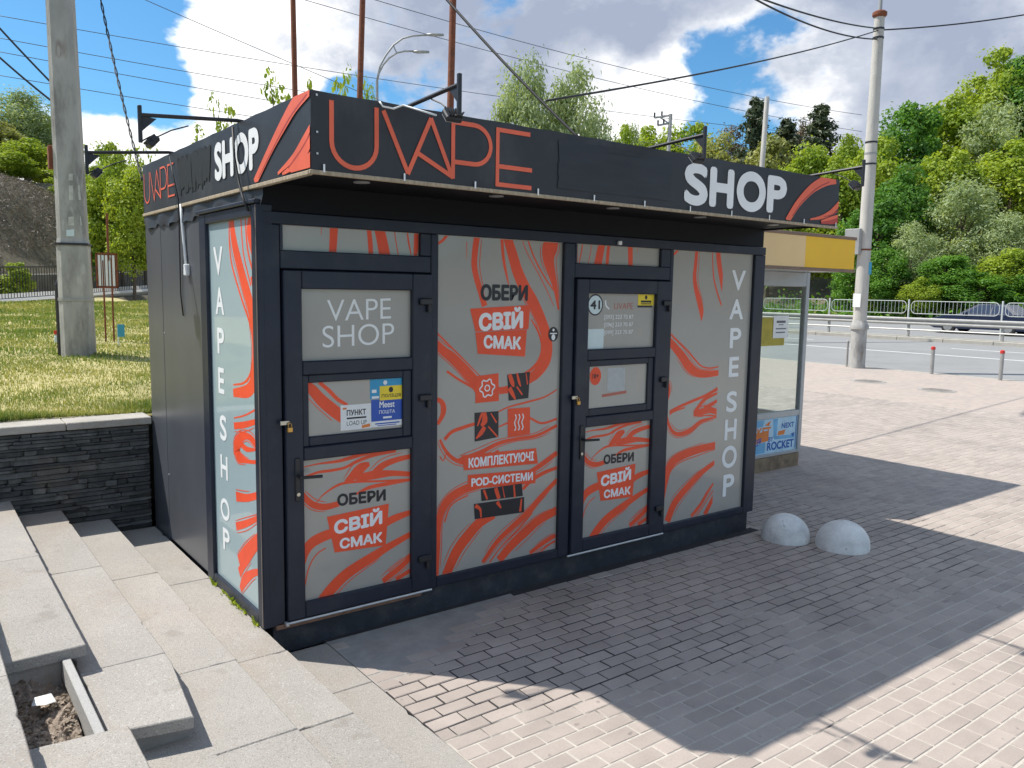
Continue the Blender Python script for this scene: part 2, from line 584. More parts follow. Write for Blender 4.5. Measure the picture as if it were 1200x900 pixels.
class PB(MB):
    """flat print: every shape put in becomes an object of its own"""
    def __init__(s):
        super().__init__()
        s.done = []

    def cut(s):
        if s.v:
            s.done.append((s.v, s.f))
            s.v, s.f = [], []

    def build(s, name, material, parent=None):
        s.cut()
        for v, f in s.done:
            q = MB()
            q.v, q.f = v, f
            q.build(name, material, parent)


# ------------------------------------------------------------------ flat print helpers (vinyl on a plane)


KS = .3            # print thickness factor: layers of film lie fractions of a millimetre apart


def front(Y):
    return lambda a, b, k: (a, Y - k * KS, b)


def leftside(X):
    return lambda a, b, k: (X - k * KS, a, b)


def catmull(pts, step=.02):
    pts = [np.array(p, float) for p in pts]
    if len(pts) < 3:
        n = max(2, int(np.linalg.norm(pts[1][:2] - pts[0][:2]) / step))
        return [pts[0] + (pts[1] - pts[0]) * t for t in np.linspace(0, 1, n)]
    P = [2 * pts[0] - pts[1]] + pts + [2 * pts[-1] - pts[-2]]
    out = []
    for i in range(1, len(P) - 2):
        p0, p1, p2, p3 = P[i - 1:i + 3]
        n = max(2, int(np.linalg.norm(p2[:2] - p1[:2]) / step))
        for t in np.linspace(0, 1, n, endpoint=False):
            out.append(.5 * ((2 * p1) + (-p0 + p2) * t + (2 * p0 - 5 * p1 + 4 * p2 - p3) * t * t + (-p0 + 3 * p1 - 3 * p2 + p3) * t ** 3))
    out.append(pts[-1])
    return out


def clip_poly(poly, rect):
    x0, x1, z0, z1 = rect
    for ax, lim, sg in ((0, x0, 1), (0, x1, -1), (1, z0, 1), (1, z1, -1)):
        res = []
        for i in range(len(poly)):
            a, b = poly[i], poly[(i + 1) % len(poly)]
            da, db = sg * (a[ax] - lim), sg * (b[ax] - lim)
            if da >= 0:
                res.append(a)
            if da * db < 0:
                t = da / (da - db)
                res.append((a[0] + (b[0] - a[0]) * t, a[1] + (b[1] - a[1]) * t))
        poly = res
        if len(poly) < 3:
            return []
    return poly


def ribbons(mb, ribs, rect, plane, k0=.001, dk=.00012, smooth=True, dx=0.0, flip=None):
    """variable-width strips in a plane, clipped to a rectangle"""
    for j, rb in enumerate(ribs):
        rb = [((flip - a if flip is not None else a + dx), b, w) for a, b, w in rb]
        p = catmull(rb) if smooth else [np.array(q, float) for q in rb]
        L, Rr = [], []
        for i in range(len(p)):
            t = p[min(i + 1, len(p) - 1)][:2] - p[max(i - 1, 0)][:2]
            l = np.linalg.norm(t)
            t = t / l if l > 1e-9 else np.array([1., 0])
            n = np.array([-t[1], t[0]])
            w = max(p[i][2], .001) / 2
            L.append(tuple(p[i][:2] + n * w))
            Rr.append(tuple(p[i][:2] - n * w))
        k = k0 + j * dk
        for i in range(len(p) - 1):
            q = clip_poly([L[i], L[i + 1], Rr[i + 1], Rr[i]], rect)
            if len(q) >= 3:
                mb.add([plane(a, b, k) for a, b in q], [tuple(range(len(q)))])
        if hasattr(mb, 'cut'):
            mb.cut()


def flat(mb, poly, plane, k):
    mb.add([plane(a, b, k) for a, b in poly], [tuple(range(len(poly)))])
    if hasattr(mb, 'cut'):
        mb.cut()


def disc(mb, cx, cz, rx, rz, plane, k, n=28):
    flat(mb, [(cx + rx * math.cos(2 * math.pi * i / n), cz + rz * math.sin(2 * math.pi * i / n)) for i in range(n)], plane, k)


_tc = {}


def glyphs(s, bold):
    key = (s, bold)
    if key in _tc:
        return _tc[key]
    cu = bpy.data.curves.new('t', 'FONT')
    cu.body = s
    cu.offset = bold
    cu.resolution_u = 8
    cu.fill_mode = 'FRONT'
    cu.dimensions = '2D'
    ob = bpy.data.objects.new('t', cu)
    COL.objects.link(ob)
    dg = bpy.context.evaluated_depsgraph_get()
    dg.update()
    me = bpy.data.meshes.new_from_object(ob.evaluated_get(dg))
    v = [(q.co.x, q.co.y) for q in me.vertices]
    f = [tuple(p.vertices) for p in me.polygons]
    bpy.data.objects.remove(ob)
    bpy.data.curves.remove(cu)
    bpy.data.meshes.remove(me)
    _tc[key] = (v, f)
    return v, f


def text(mb, s, a0, a1, b0, b1, plane, k, bold=.0, slope=0.0, lean=0.0):
    """text fitted to a rectangle of the plane; a0 is where the reading starts;
    bold > 0 thickens the strokes by overlaying shifted copies"""
    v, f = glyphs(s, min(bold, 0.0))
    if not v:
        return
    x0, x1 = min(p[0] for p in v), max(p[0] for p in v)
    y0, y1 = min(p[1] for p in v), max(p[1] for p in v)
    h = abs(b1 - b0)
    d = max(bold, 0) * h * 1.15
    sg = 1 if a1 > a0 else -1
    cps = [(0, 0)] if d <= 0 else [(math.cos(R(q)), math.sin(R(q))) for q in range(0, 360, 45)]
    for j, (ox, oy) in enumerate(cps):
        out = []
        for x, y in v:
            u = (x - x0) / (x1 - x0)
            t = (y - y0) / (y1 - y0)
            out.append(plane(a0 + sg * d + (a1 - a0 - 2 * sg * d) * u + lean * t + ox * d, b0 + d + (b1 - b0 - 2 * d) * t + slope * u + oy * d, k + j * .00012))
        mb.add(out, f)
    if hasattr(mb, 'cut'):
        mb.cut()



def far_paving_mat():
    mt = mat('paver_pattern', (.402, .342, .300), .9, var=.10, scale=5, dirt=(.34, .305, .28), dirt_amt=.5, dirt_scale=.8)
    N = NT(mt.node_tree)
    b = mt.node_tree.nodes['Principled BSDF']
    src = b.inputs['Base Color'].links[0].from_socket
    ge = N.n('ShaderNodeNewGeometry')
    br = N.n('ShaderNodeTexBrick')
    br.offset = .5
    N.link(ge.outputs['Position'], br.inputs['Vector'])
    br.inputs['Color1'].default_value = (.94, .94, .94, 1)
    br.inputs['Color2'].default_value = (1.05, 1.03, 1.02, 1)
    br.inputs['Mortar'].default_value = (1.15, 1.15, 1.12, 1)
    br.inputs['Scale'].default_value = 1.0
    br.inputs['Mortar Size'].default_value = .0035
    br.inputs['Brick Width'].default_value = .2
    br.inputs['Row Height'].default_value = .1
    N.link(N.mix(1.0, src, br.outputs['Color'], 'MULTIPLY'), b.inputs['Base Color'])
    return mt



def strands(ribs, seed=1):
    """fine contour lines running beside the wide strokes"""
    r = random.Random(seed)
    out = []
    for rb in ribs:
        if len(rb) < 3 or max(p[2] for p in rb) < .028:
            continue
        p = catmull(rb, .05)
        for sg in (-1, 1):
            if r.random() < .3:
                continue
            gap = r.uniform(.006, .016)
            lo, hi = r.uniform(0, .3), r.uniform(.65, 1)
            line = []
            for i in range(int(lo * len(p)), int(hi * len(p))):
                t = p[min(i + 1, len(p) - 1)][:2] - p[max(i - 1, 0)][:2]
                l = np.linalg.norm(t)
                if l < 1e-6:
                    continue
                n = np.array([-t[1], t[0]]) / l
                q = p[i][:2] + sg * n * (p[i][2] / 2 + gap * (1 + .5 * math.sin(i * .5)))
                line.append((float(q[0]), float(q[1]), .0055))
            if len(line) > 4:
                line[0] = (*line[0][:2], .002)
                line[-1] = (*line[-1][:2], .002)
                out.append(line)
    return out


# ================================================================== SETTING
G = -0.175            # pavement level


def sstep(a, b, x):
    t = min(1, max(0, (x - a) / (b - a)))
    return t * t * (3 - 2 * t)


F1, F2 = Vector((1.0, 25.0)), Vector((7.3, 34.2))      # line of the railing beyond the lawn
FD = (F2 - F1).normalized()
FN = Vector((-FD.y, FD.x))


def lawn_z(x, y):
    return .885 + .0205 * (y - 2.6)


def terrain_z(x, y):
    dl = (Vector((x, y)) - F1).dot(FN)
    along = (Vector((x, y)) - F1).dot(FD)
    z = -.75
    if dl > -4:
        zl = lawn_z(0, 25 + min(max(along, -30), 60) * .8)
        z = max(z, -.75 + (zl + .75) * sstep(-4, -.5, dl))
        z += 5.6 * sstep(1.4, 9.0, dl) + 6 * sstep(16, 60, dl)
    z += (1.15 + 15.5 * sstep(2, 62, x - 47) + 10 * sstep(70, 160, x - 47)) * sstep(0, 1.5, x - 46.0) if x > 46 else 0
    if x > 52 or dl > 4:
        z += .5 * math.sin(x * .31 + y * .17) * math.sin(y * .23 - x * .11)
    return z


def build_terrain():
    xs = np.concatenate([np.arange(-120, -20, 10), np.arange(-20, 20, 2.0), np.arange(20, 100, 3.0), np.arange(100, 330, 15)])
    ys = np.concatenate([np.arange(-120, 0, 12), np.arange(0, 60, 2.0), np.arange(60, 130, 5), np.arange(130, 360, 20)])
    mb = MB()
    mb.v = [(x, y, terrain_z(x, y)) for y in ys for x in xs]
    n = len(xs)
    mb.f = [(j * n + i, j * n + i + 1, (j + 1) * n + i + 1, (j + 1) * n + i) for j in range(len(ys) - 1) for i in range(n - 1)]
    o = mb.build('hillside', HILLM, smooth=True)
    tag(o, kind='structure')


build_terrain()

# ---- pavement sheet, road, kerbs
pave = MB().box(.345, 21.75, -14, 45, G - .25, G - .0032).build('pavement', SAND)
tag(pave, kind='structure')


def road_z(x):
    return -.30 + .0325 * (x - 22)


rb = MB()
rb.add([(22.0, -90, road_z(22)), (46, -90, road_z(46)), (46, 160, road_z(46)), (22.0, 160, road_z(22))], [(0, 1, 2, 3)])
road = rb.build('road', ASPH)
tag(road, kind='structure')
kb = MB()
for i in range(-4, 34):
    kb.box(21.75, 22.0, i * 1.5 + .006, i * 1.5 + 1.494, G - .3, G + .004, .012)
kb.build('kerb', KERB, road)
md = MB()
for i in range(-8, 24):
    md.box(33.75, 34.0, i * 2 + .006, i * 2 + 1.994, road_z(34) - .2, road_z(34) + .15, .02)
md.build('kerb', KERB, road)
mdc = MB().box(34.0, 35.6, -20, 60, road_z(34) - .2, road_z(34) + .13).build('central_strip', mat('median_gravel', (.36, .34, .29), .95, var=.2, scale=3, bump=.3), road)
ln = MB()
lz = lambda x: road_z(x) + .004
ln.add([(28.35, -30, lz(28.35)), (28.5, -30, lz(28.5)), (28.5, 60, lz(28.5)), (28.35, 60, lz(28.35))], [(0, 1, 2, 3)])
ln.build('lane_line', PAINT, road)
for k in range(-3, 12):
    if k % 1 == 0:
        mbk = MB()
        y0 = k * 9.0 - 1.5
        mbk.add([(31.2, y0, lz(31.2)), (31.32, y0, lz(31.32)), (31.32, y0 + 3, lz(31.32)), (31.2, y0 + 3, lz(31.2))], [(0, 1, 2, 3)])
        mbk.build('lane_dash', PAINT, road)

# ---- cement patch against the kiosk front (no pavers there)
patch_poly = [(.35, -.02), (1.55, -.02), (1.50, -.13), (1.25, -.22), (1.02, -.30), (.86, -.43), (.70, -.45), (.58, -.56), (.44, -.53), (.35, -.60)]


def in_poly(x, y, poly):
    c = False
    n = len(poly)
    for i in range(n):
        (x1, y1), (x2, y2) = poly[i], poly[(i + 1) % n]
        if (y1 > y) != (y2 > y) and x < (x2 - x1) * (y - y1) / (y2 - y1) + x1:
            c = not c
    return c


MB().prism([(.347, -.005), (1.75, -.005), (1.72, -.22), (1.40, -.34), (1.12, -.44), (.96, -.56), (.80, -.58), (.66, -.70), (.50, -.68), (.347, -.76)], G - .05, G - .0024, 'z').build('cement_patch', CEMENT, pave, fix=True)

# ---- pavers 200 x 100 mm, running bond along X


def paver_mesh(seed):
    r = random.Random(seed)
    hx, hy, b = .0958, .0458, .0038
    v = []
    for (ix, iy, z) in ((hx, hy, -.010), (hx - .0005, hy - .0005, -.0035), (hx - b, hy - b, 0)):
        for sx, sy in ((-1, -1), (1, -1), (1, 1), (-1, 1)):
            v.append((sx * ix + r.uniform(-.0016, .0016), sy * iy + r.uniform(-.0016, .0016), z))
    f = [(8, 9, 10, 11)]
    for a in (0, 4):
        for i in range(4):
            j = (i + 1) % 4
            f.append((a + i, a + j, a + 4 + j, a + 4 + i))
    return v, f


PV = [paver_mesh(i) for i in range(12)]
PVM = []
for v, f in PV:
    me = bpy.data.meshes.new('paver')
    me.from_pydata(v, [], f)
    me.materials.append(PAVER_O)
    PVM.append(me)


def build_pavers():
    cand = []
    y = -6.0
    row = 0
    while y < 16:
        y += .1
        row += 1
        off = .1 * (row % 2) + .02 * math.sin(row * 1.7)
        x = .345 + .1 + off - .4
        while x < 21.5:
            x += .2
            if x + .1 < .38 or x > 14.75:
                continue
            if 0 < y < 2.75 and x < 4.45 and not (x > 4.5):
                continue
            if 1.47 < y < 4.2 and 4.6 < x < 7.35:
                continue
            if y > 2.75 and x < 5.0:
                continue
            if in_poly(x, y, patch_poly) or (-.02 < y < .06 and x < 4.52):
                continue
            d, px, py = depth_px((x, y, G))
            if d < 1.2 or d > 30 or px < -260 or px > 1200 + 1500 / d or py > 1150:
                continue
            cand.append((d, px, py, x, y))
    vis = [c for c in cand if 0 < c[1] < 1200 and c[2] < 905]
    vis.sort()
    near = set((c[3], c[4]) for c in vis[:300])
    V, Fc, RN = [], [], []
    for (d, px, py, x, y) in cand:
        dz = random.gauss(0, .0005)
        tx, ty = random.gauss(0, .0022), random.gauss(0, .003)
        yaw = random.gauss(0, .008)
        jx, jy = random.gauss(0, .0010), random.gauss(0, .0010)
        k = random.randrange(12)
        wf = 1.0
        if x - .1 < .347:
            wf = (x + .1 - .347) / .2
            jx += (x + .1 + .347) / 2 - x
        if (x, y) in near:
            o = bpy.data.objects.new('paver', PVM[k])
            o.location = (x + jx, y + jy, G + dz)
            o.rotation_euler = (ty, tx, yaw + (math.pi if random.random() < .5 else 0))
            o.scale = (wf, 1, 1)
            COL.objects.link(o)
            o.parent = pave
        else:
            b = len(V)
            cy, sy = math.cos(yaw), math.sin(yaw)
            rr = random.random()
            for (a, c, e) in PV[k][0]:
                a *= wf
                V.append((x + jx + a * cy - c * sy, y + jy + a * sy + c * cy, G + dz + e - a * tx + c * ty))
            for q in PV[k][1]:
                Fc.append(tuple(i + b for i in q))
                RN.append(rr)
    mb = MB()
    mb.v, mb.f = V, Fc
    o = mb.build('paver_field', PAVER_M, pave)
    at_ = o.data.attributes.new('rnd', 'FLOAT', 'FACE')
    at_.data.foreach_set('value', RN)
    tag(o, kind='stuff')


build_pavers()
# beyond the individually laid pavers the sheet itself carries the pattern
fb = far_paving_mat()
ff_ = MB()
ff_.add([(14.75, -14, G - .0012), (21.75, -14, G - .0012), (21.75, 45, G - .0012), (14.75, 45, G - .0012)], [(0, 1, 2, 3)])
ff_.build('distant_paving', fb, pave)

# ---- granite steps
steps = empty('granite_steps', (-.2, 1, G), kind='structure')
EX = [-.013, -.36, -.695, -1.025, -1.363, -1.70, -2.04, -2.38]      # nosings from the lowest tread upward
TZ = [-.02, .10, .22, .34, .46, .58, .70, .82]                      # tread levels
JO = [[2.54, 1.07, -.30, -1.12, -2.6, -4.1], [2.54, 1.03, -.51, -1.30, -2.8, -4.3], [2.54, .99, -.50, -1.13, -2.35, -4.0],
      [2.54, 1.02, -.49, -1.315, -2.8, -4.3], [2.54, .6, -.9, -2.4, -3.9], [2.54, .9, -.6, -2.1, -4.0], [2.54, .6, -.9, -2.4, -3.9], [2.54, .9, -.6, -2.1, -4.0]]


def slab(poly, z0, z1, m_=None, name='stair_slab', ch=.004):
    """bevelled slab with a plan polygon, edges slightly worn and chipped"""
    rough = []
    for i in range(len(poly)):
        a, b = poly[i], poly[(i + 1) % len(poly)]
        L = math.hypot(b[0] - a[0], b[1] - a[1])
        nx, ny = -(b[1] - a[1]) / L, (b[0] - a[0]) / L
        k = max(2, int(L / .045))
        for j in range(k):
            t = j / k
            d = abs(random.gauss(0, .0007))
            if j and random.random() < .035:
                d += random.uniform(.004, .013)
            if j == 0:
                rough.append((a[0] + (b[0] - a[0]) * .004, a[1] + (b[1] - a[1]) * .004))
            else:
                rough.append((a[0] + (b[0] - a[0]) * t + nx * d, a[1] + (b[1] - a[1]) * t + ny * d))
    poly = rough
    n = len(poly)
    cx = sum(p[0] for p in poly) / n
    cy = sum(p[1] for p in poly) / n

    def ins(p, d):
        vx, vy = p[0] - cx, p[1] - cy
        return (p[0] - d * (1 if vx > 0 else -1), p[1] - d * (1 if vy > 0 else -1))
    v = [(x, y, z0) for x, y in poly] + [(x, y, z1 - ch) for x, y in poly] + [(*ins(p, ch), z1) for p in poly]
    f = [tuple(range(2 * n, 3 * n)), tuple(range(n))[::-1]]
    for a in (0, n):
        for i in range(n):
            j = (i + 1) % n
            f.append((a + i, a + j, a + n + j, a + n + i))
    return MB().add(v, f).build(name, m_ or GRANITE, steps, fix=True)


for i in range(8):
    x1 = EX[i]
    x0 = (EX[i + 1] if i < 7 else -3.4) - .035
    z = TZ[i]
    for a, b in zip(JO[i][:-1], JO[i][1:]):
        if i == 3 and abs(a + .49) < .01:
            continue                                   # missing slab: the hole
        if i == 2 and abs(a + 1.13) < .01:
            continue                                   # missing slab: the notch
        ya, yb = a - .0008, b + .0008
        jx = random.uniform(-.004, .004)
        dz = random.uniform(-.002, .002)
        if i == 2 and abs(b + 1.13) < .01:
            poly = [(x0, yb + .02), (-.752, yb - .045), (x1 + jx, -.62), (x1 + jx, ya), (x0, ya)]
        elif i == 3 and abs(a + 1.315) < .01:
            poly = [(x0, yb), (x1, yb), (x1, ya - .005), (x0, ya + .03)]
        elif i == 3 and abs(b + .49) < .01:
            poly = [(x0 + .05, yb), (x1, yb + .005), (x1, ya), (x0, ya)]
        else:
            poly = [(x0, yb), (x1 + jx, yb), (x1 + jx, ya), (x0, ya)]
        slab(poly, z - .05, z + dz)
    # riser slabs
    zb = (TZ[i - 1] if i else G) - .02
    nose = .065 if i == 3 else .022
    for a, b in zip(JO[i][:-1], JO[i][1:]):
        if i == 2 and abs(a + 1.13) < .01:
            continue
        if i == 2 and abs(b + 1.13) < .01:
            b = -.80
        MB().box(x1 - nose - .035, x1 - nose, b + .003, a - .003, zb, z - .052 + (.012 if i == 3 and abs(a + .49) < .01 else 0), .004).build('riser_slab', GRANITE_S, steps)
    # fill below
    top = z - .055
    if i == 3:
        MB().box(x0 - .02, x1 - nose - .037, -.47, 2.54, G - .3, top).build('step_core', CEMENT, steps)
        MB().box(x0 - .02, x1 - nose - .037, -4.3, -1.34, G - .3, top).build('step_core', CEMENT, steps)
    elif i == 2:
        MB().box(x0 - .05, x1 - nose - .037, -1.10, 2.54, G - .3, top).build('step_core', CEMENT, steps)
        MB().box(x0 - .05, x1 - nose - .037, -4.3, -2.36, G - .3, top).build('step_core', CEMENT, steps)
    else:
        MB().box(x0 - .02, x1 - nose - .037, -4.3, 2.54, G - .3, top).build('step_core', CEMENT, steps)
# bed under the missing slab of the second tread: a lower slab runs on
slab([(-1.10, -2.34), (-.70, -2.34), (-.70, -1.02), (-1.10, -1.02)], .03, .099)
# flush strip at the foot
for a, b in zip([2.5, -.02, -.62, -1.9, -3.2], [-.02, -.62, -1.9, -3.2, -4.6]):
    if a > 1:
        continue
    slab([(-.04, b + .002), (.343, b + .002), (.343, a - .002), (-.04, a - .002)], G - .08, G + .001, ch=.004)
MB().box(-3.4, .343, -9, -4.25, G - .3, G - .01).build('step_core', CEMENT, steps)


# rubble in the hole
def build_rubble():
    mb = MB()
    nx, ny = 22, 46
    x0, x1, y0, y1 = -1.41, -1.12, -1.36, -.43
    r = random.Random(3)
    for j in range(ny):
        for i in range(nx):
            x = x0 + (x1 - x0) * i / (nx - 1)
            y = y0 + (y1 - y0) * j / (ny - 1)
            z = .165 + .03 * math.sin(x * 19 + 1) * math.sin(y * 11) + r.uniform(-.011, .011) + .05 * sstep(-.55, -.45, y)
            mb.v.append((x, y, z))
    mb.f = [(j * nx + i, j * nx + i + 1, (j + 1) * nx + i + 1, (j + 1) * nx + i) for j in range(ny - 1) for i in range(nx - 1)]
    mb.build('rubble_bed', RUBBLE, steps)
    st = MB()
    for k in range(520):
        x = r.uniform(x0 + .03, x1 - .01)
        y = r.uniform(y0, y1 - .02)
        z = .168 + .03 * math.sin(x * 19 + 1) * math.sin(y * 11)
        s = r.uniform(.004, .017) * (1 if r.random() < .93 else 1.8)
        v = [(x + r.uniform(-s, s), y + r.uniform(-s, s), z + r.uniform(-.3 * s, s)) for _ in range(6)]
        st.add(v, [(0, 1, 2), (0, 2, 3), (0, 3, 4), (0, 4, 1), (5, 2, 1), (5, 3, 2), (5, 4, 3), (5, 1, 4)])
    o = st.build('rubble_chips', mat('rubble_chip', (.32, .26, .20), .95, var=.6, scale=30), steps)
    tag(o, kind='stuff')


build_rubble()
lit = MB()
lit.add([(-1.25, -.62, .215), (-1.19, -.64, .225), (-1.18, -.70, .212), (-1.22, -.73, .222), (-1.27, -.69, .213), (-1.225, -.67, .235)], [(0, 1, 5), (1, 2, 5), (2, 3, 5), (3, 4, 5), (4, 0, 5)])
o = lit.build('paper_scrap', PAPER)
tag(o, 'crumpled white scrap of paper lying in the hole in the steps', 'litter')
lit = MB()
lit.add([(-1.345, -1.20, .20), (-1.295, -1.19, .21), (-1.29, -1.25, .205), (-1.34, -1.27, .215), (-1.315, -1.23, .228)], [(0, 1, 4), (1, 2, 4), (2, 3, 4), (3, 0, 4)])
o = lit.build('plastic_scrap', mat('pale_blue_plastic', (.38, .52, .60), .5, var=.2, scale=40))
tag(o, 'pale blue scrap of plastic at the near end of the hole', 'litter')

# weeds at the foot of the kiosk side


def build_weeds():
    r = random.Random(5)
    for k, (y, n, h) in enumerate([(.92, 26, .055), (.72, 18, .03), (.55, 30, .05), (.45, 26, .04), (.33, 22, .04), (.12, 18, .045)]):
        mb = MB()
        RN = []
        for i in range(n):
            x, yy = -.018 - abs(r.gauss(0, .012)), y + r.gauss(0, .025)
            a = r.uniform(0, 6.28)
            l = r.uniform(.4, 1) * h
            w = .006
            dx, dy = math.cos(a), math.sin(a)
            z = -.019
            mb.add([(x - dy * w, yy + dx * w, z), (x + dy * w, yy - dx * w, z), (x + dx * l * .6 + dy * w, yy + dy * l * .6 - dx * w, z + l * .8), (x + dx * l * .9, yy + dy * l * .9, z + l)], [(0, 1, 2, 3)])
            RN.append(r.random())
        o = mb.build('weed_tuft', L_YELL)
        o.data.attributes.new('rnd', 'FLOAT', 'FACE').data.foreach_set('value', RN)
        tag(o, ['yellow-green weed below the white letter P of the side window', 'tiny weed tuft next to the single yellow-green weed', 'larger weed tuft in the joint midway along the side window', 'weed tuft just nearer than the larger midway one', 'thin weed tuft in the joint towards the kiosk corner', 'weed tuft nearest to the front corner of the kiosk'][k], 'weed', 'weeds along the foot of the kiosk side')


build_weeds()


# ---- retaining wall of dark ledger stone
wall = empty('retaining_wall', (-1, 2.6, G), 'low retaining wall of dark ledger stone with pale coping behind the steps', 'wall')
MB().box(-9, -.03, 2.60, 2.85, G - .1, .835).build('wall_core', mat('wall_mortar', (.02, .02, .02), .9, var=.2), wall)
STM = []
for i in range(8):
    r = random.Random(i + 50)
    mb = MB().box(-.5, .5, -.5, .5, -.5, .5, .09)
    me = bpy.data.meshes.new('stone')
    me.from_pydata([(a, b + (r.uniform(-.14, .14) if b < 0 else 0), c) for a, b, c in mb.v], [], mb.f)
    me.materials.append(SLATE)
    STM.append(me)


def build_ledger():
    z = -.16
    far = MB()
    RN = []
    while z < .83:
        h = random.choice([.020, .024, .028, .032, .038, .045])
        h = min(h, .834 - z)
        if h < .012:
            break
        x = -.032 - random.uniform(0, .1)
        first = True
        while x > -6:
            l = random.choice([.08, .14, .2, .26, .34, .46]) * random.uniform(.8, 1.2)
            x1 = -.032 if first else x
            first = False
            dep = random.uniform(.012, .04)
            c = ((x1 + x1 - l) / 2, 2.575 - dep / 2 + .03, z + h / 2)
            sc = (l - .003, .05 + dep, h - .002)
            k = random.randrange(8)
            if x1 > -2.0:
                o = bpy.data.objects.new('stone', STM[k])
                o.location = Vector(c) - wall.location
                o.scale = sc
                COL.objects.link(o)
                o.parent = wall
            else:
                rr = random.random()
                far.add([(c[0] + p.co.x * sc[0], c[1] + p.co.y * sc[1], c[2] + p.co.z * sc[2]) for p in STM[k].vertices], [tuple(p.vertices) for p in STM[k].polygons])
                RN += [rr] * len(STM[k].polygons)
            x = x1 - l
        z += h
    o = far.build('stone_courses', SLATE_M, wall)
    o.data.attributes.new('rnd', 'FLOAT', 'FACE').data.foreach_set('value', RN)
    tag(o, kind='stuff')


build_ledger()
cx = -.012
for k, l in enumerate([.62, .9, .9, .9, .9, .9, .9, .9, .9]):
    MB().box(cx - l + .004, cx - .002, 2.535, 2.86, .838, .898 + random.uniform(-.002, .002), .006).build('coping_slab', COPING, wall)
    cx -= l

# ---- lawn with blades


def build_lawn():
    mb = MB()
    xs = np.arange(-14, 5.1, .5)
    ys = np.concatenate([np.arange(2.84, 8, .35), np.arange(8, 40, 1.5)])
    for y in ys:
        for x in xs:
            dl = (Vector((x, y)) - F1).dot(FN)
            mb.v.append((x, y, lawn_z(x, y) + .02 * math.sin(x * 2.1) * math.sin(y * 1.7) - .03 * (y < 2.9) - 3 * sstep(3, 6, dl)))
    n = len(xs)
    mb.f = [(j * n + i, j * n + i + 1, (j + 1) * n + i + 1, (j + 1) * n + i) for j in range(len(ys) - 1) for i in range(n - 1)]
    o = mb.build('lawn', SOIL, smooth=True)
    tag(o, kind='structure')
    # blades
    N_ = 90000
    t = rng.random(N_)
    y = 2.82 + 23 * t ** 2.1
    xl = -3.6 + (y - 2.6) * .14
    xr = .9 + (y - 2.6) * .20
    x = xl + (xr - xl) * rng.random(N_)
    keep = ~((x > -.05) & (y < 2.62))
    x, y = x[keep], y[keep]
    n = len(x)
    z = .885 + .0205 * (y - 2.6) + .02 * np.sin(x * 2.1) * np.sin(y * 1.7)
    edge = np.clip(1 - (y - 2.95) / .55, 0, 1)
    patch = .5 + .5 * np.sin(x * 3.3 + 1.2 * np.sin(y * 2.1)) * np.sin(y * 2.7 + x)
    h = (.028 + .035 * rng.random(n)) * (.5 + .7 * patch) + edge * .15 * rng.random(n) * patch ** 1.5
    h *= np.clip(.75 + (y - 3) * .03, .75, 1.5)
    w = .004 + .0016 * (y - 2.6) * .55
    a = rng.random(n) * 6.283
    ln_ = rng.normal(0, .5, n)
    dx, dy = np.cos(a), np.sin(a)
    V = np.empty((n, 3, 3))
    V[:, 0] = np.stack([x - dy * w, y + dx * w, z - .005], 1)
    V[:, 1] = np.stack([x + dy * w, y - dx * w, z - .005], 1)
    V[:, 2] = np.stack([x + dx * h * ln_, y + dy * h * ln_, z + h], 1)
    me = bpy.data.meshes.new('grass_blades')
    me.vertices.add(3 * n)
    me.vertices.foreach_set('co', V.reshape(-1))
    me.loops.add(3 * n)
    me.loops.foreach_set('vertex_index', np.arange(3 * n, dtype=np.int32))
    me.polygons.add(n)
    me.polygons.foreach_set('loop_start', np.arange(0, 3 * n, 3, dtype=np.int32))
    me.polygons.foreach_set('loop_total', np.full(n, 3, dtype=np.int32))
    me.update()
    me.materials.append(L_GRASS)
    big = np.sin(x * 1.1 + 2 * np.sin(y * .7)) * np.sin(y * .9 + .6 * x)
    rn = np.clip(.45 + .26 * rng.normal(0, 1, n) - .6 * edge * patch + .3 * big - .25 * (patch - .5), 0, 1)
    me.attributes.new('rnd', 'FLOAT', 'FACE').data.foreach_set('value', rn.astype(np.float32))
    o = bpy.data.objects.new('grass_blades', me)
    COL.objects.link(o)
    tag(o, 'dry yellow-green grass growing on the raised lawn', 'grass', kind='stuff')


build_lawn()

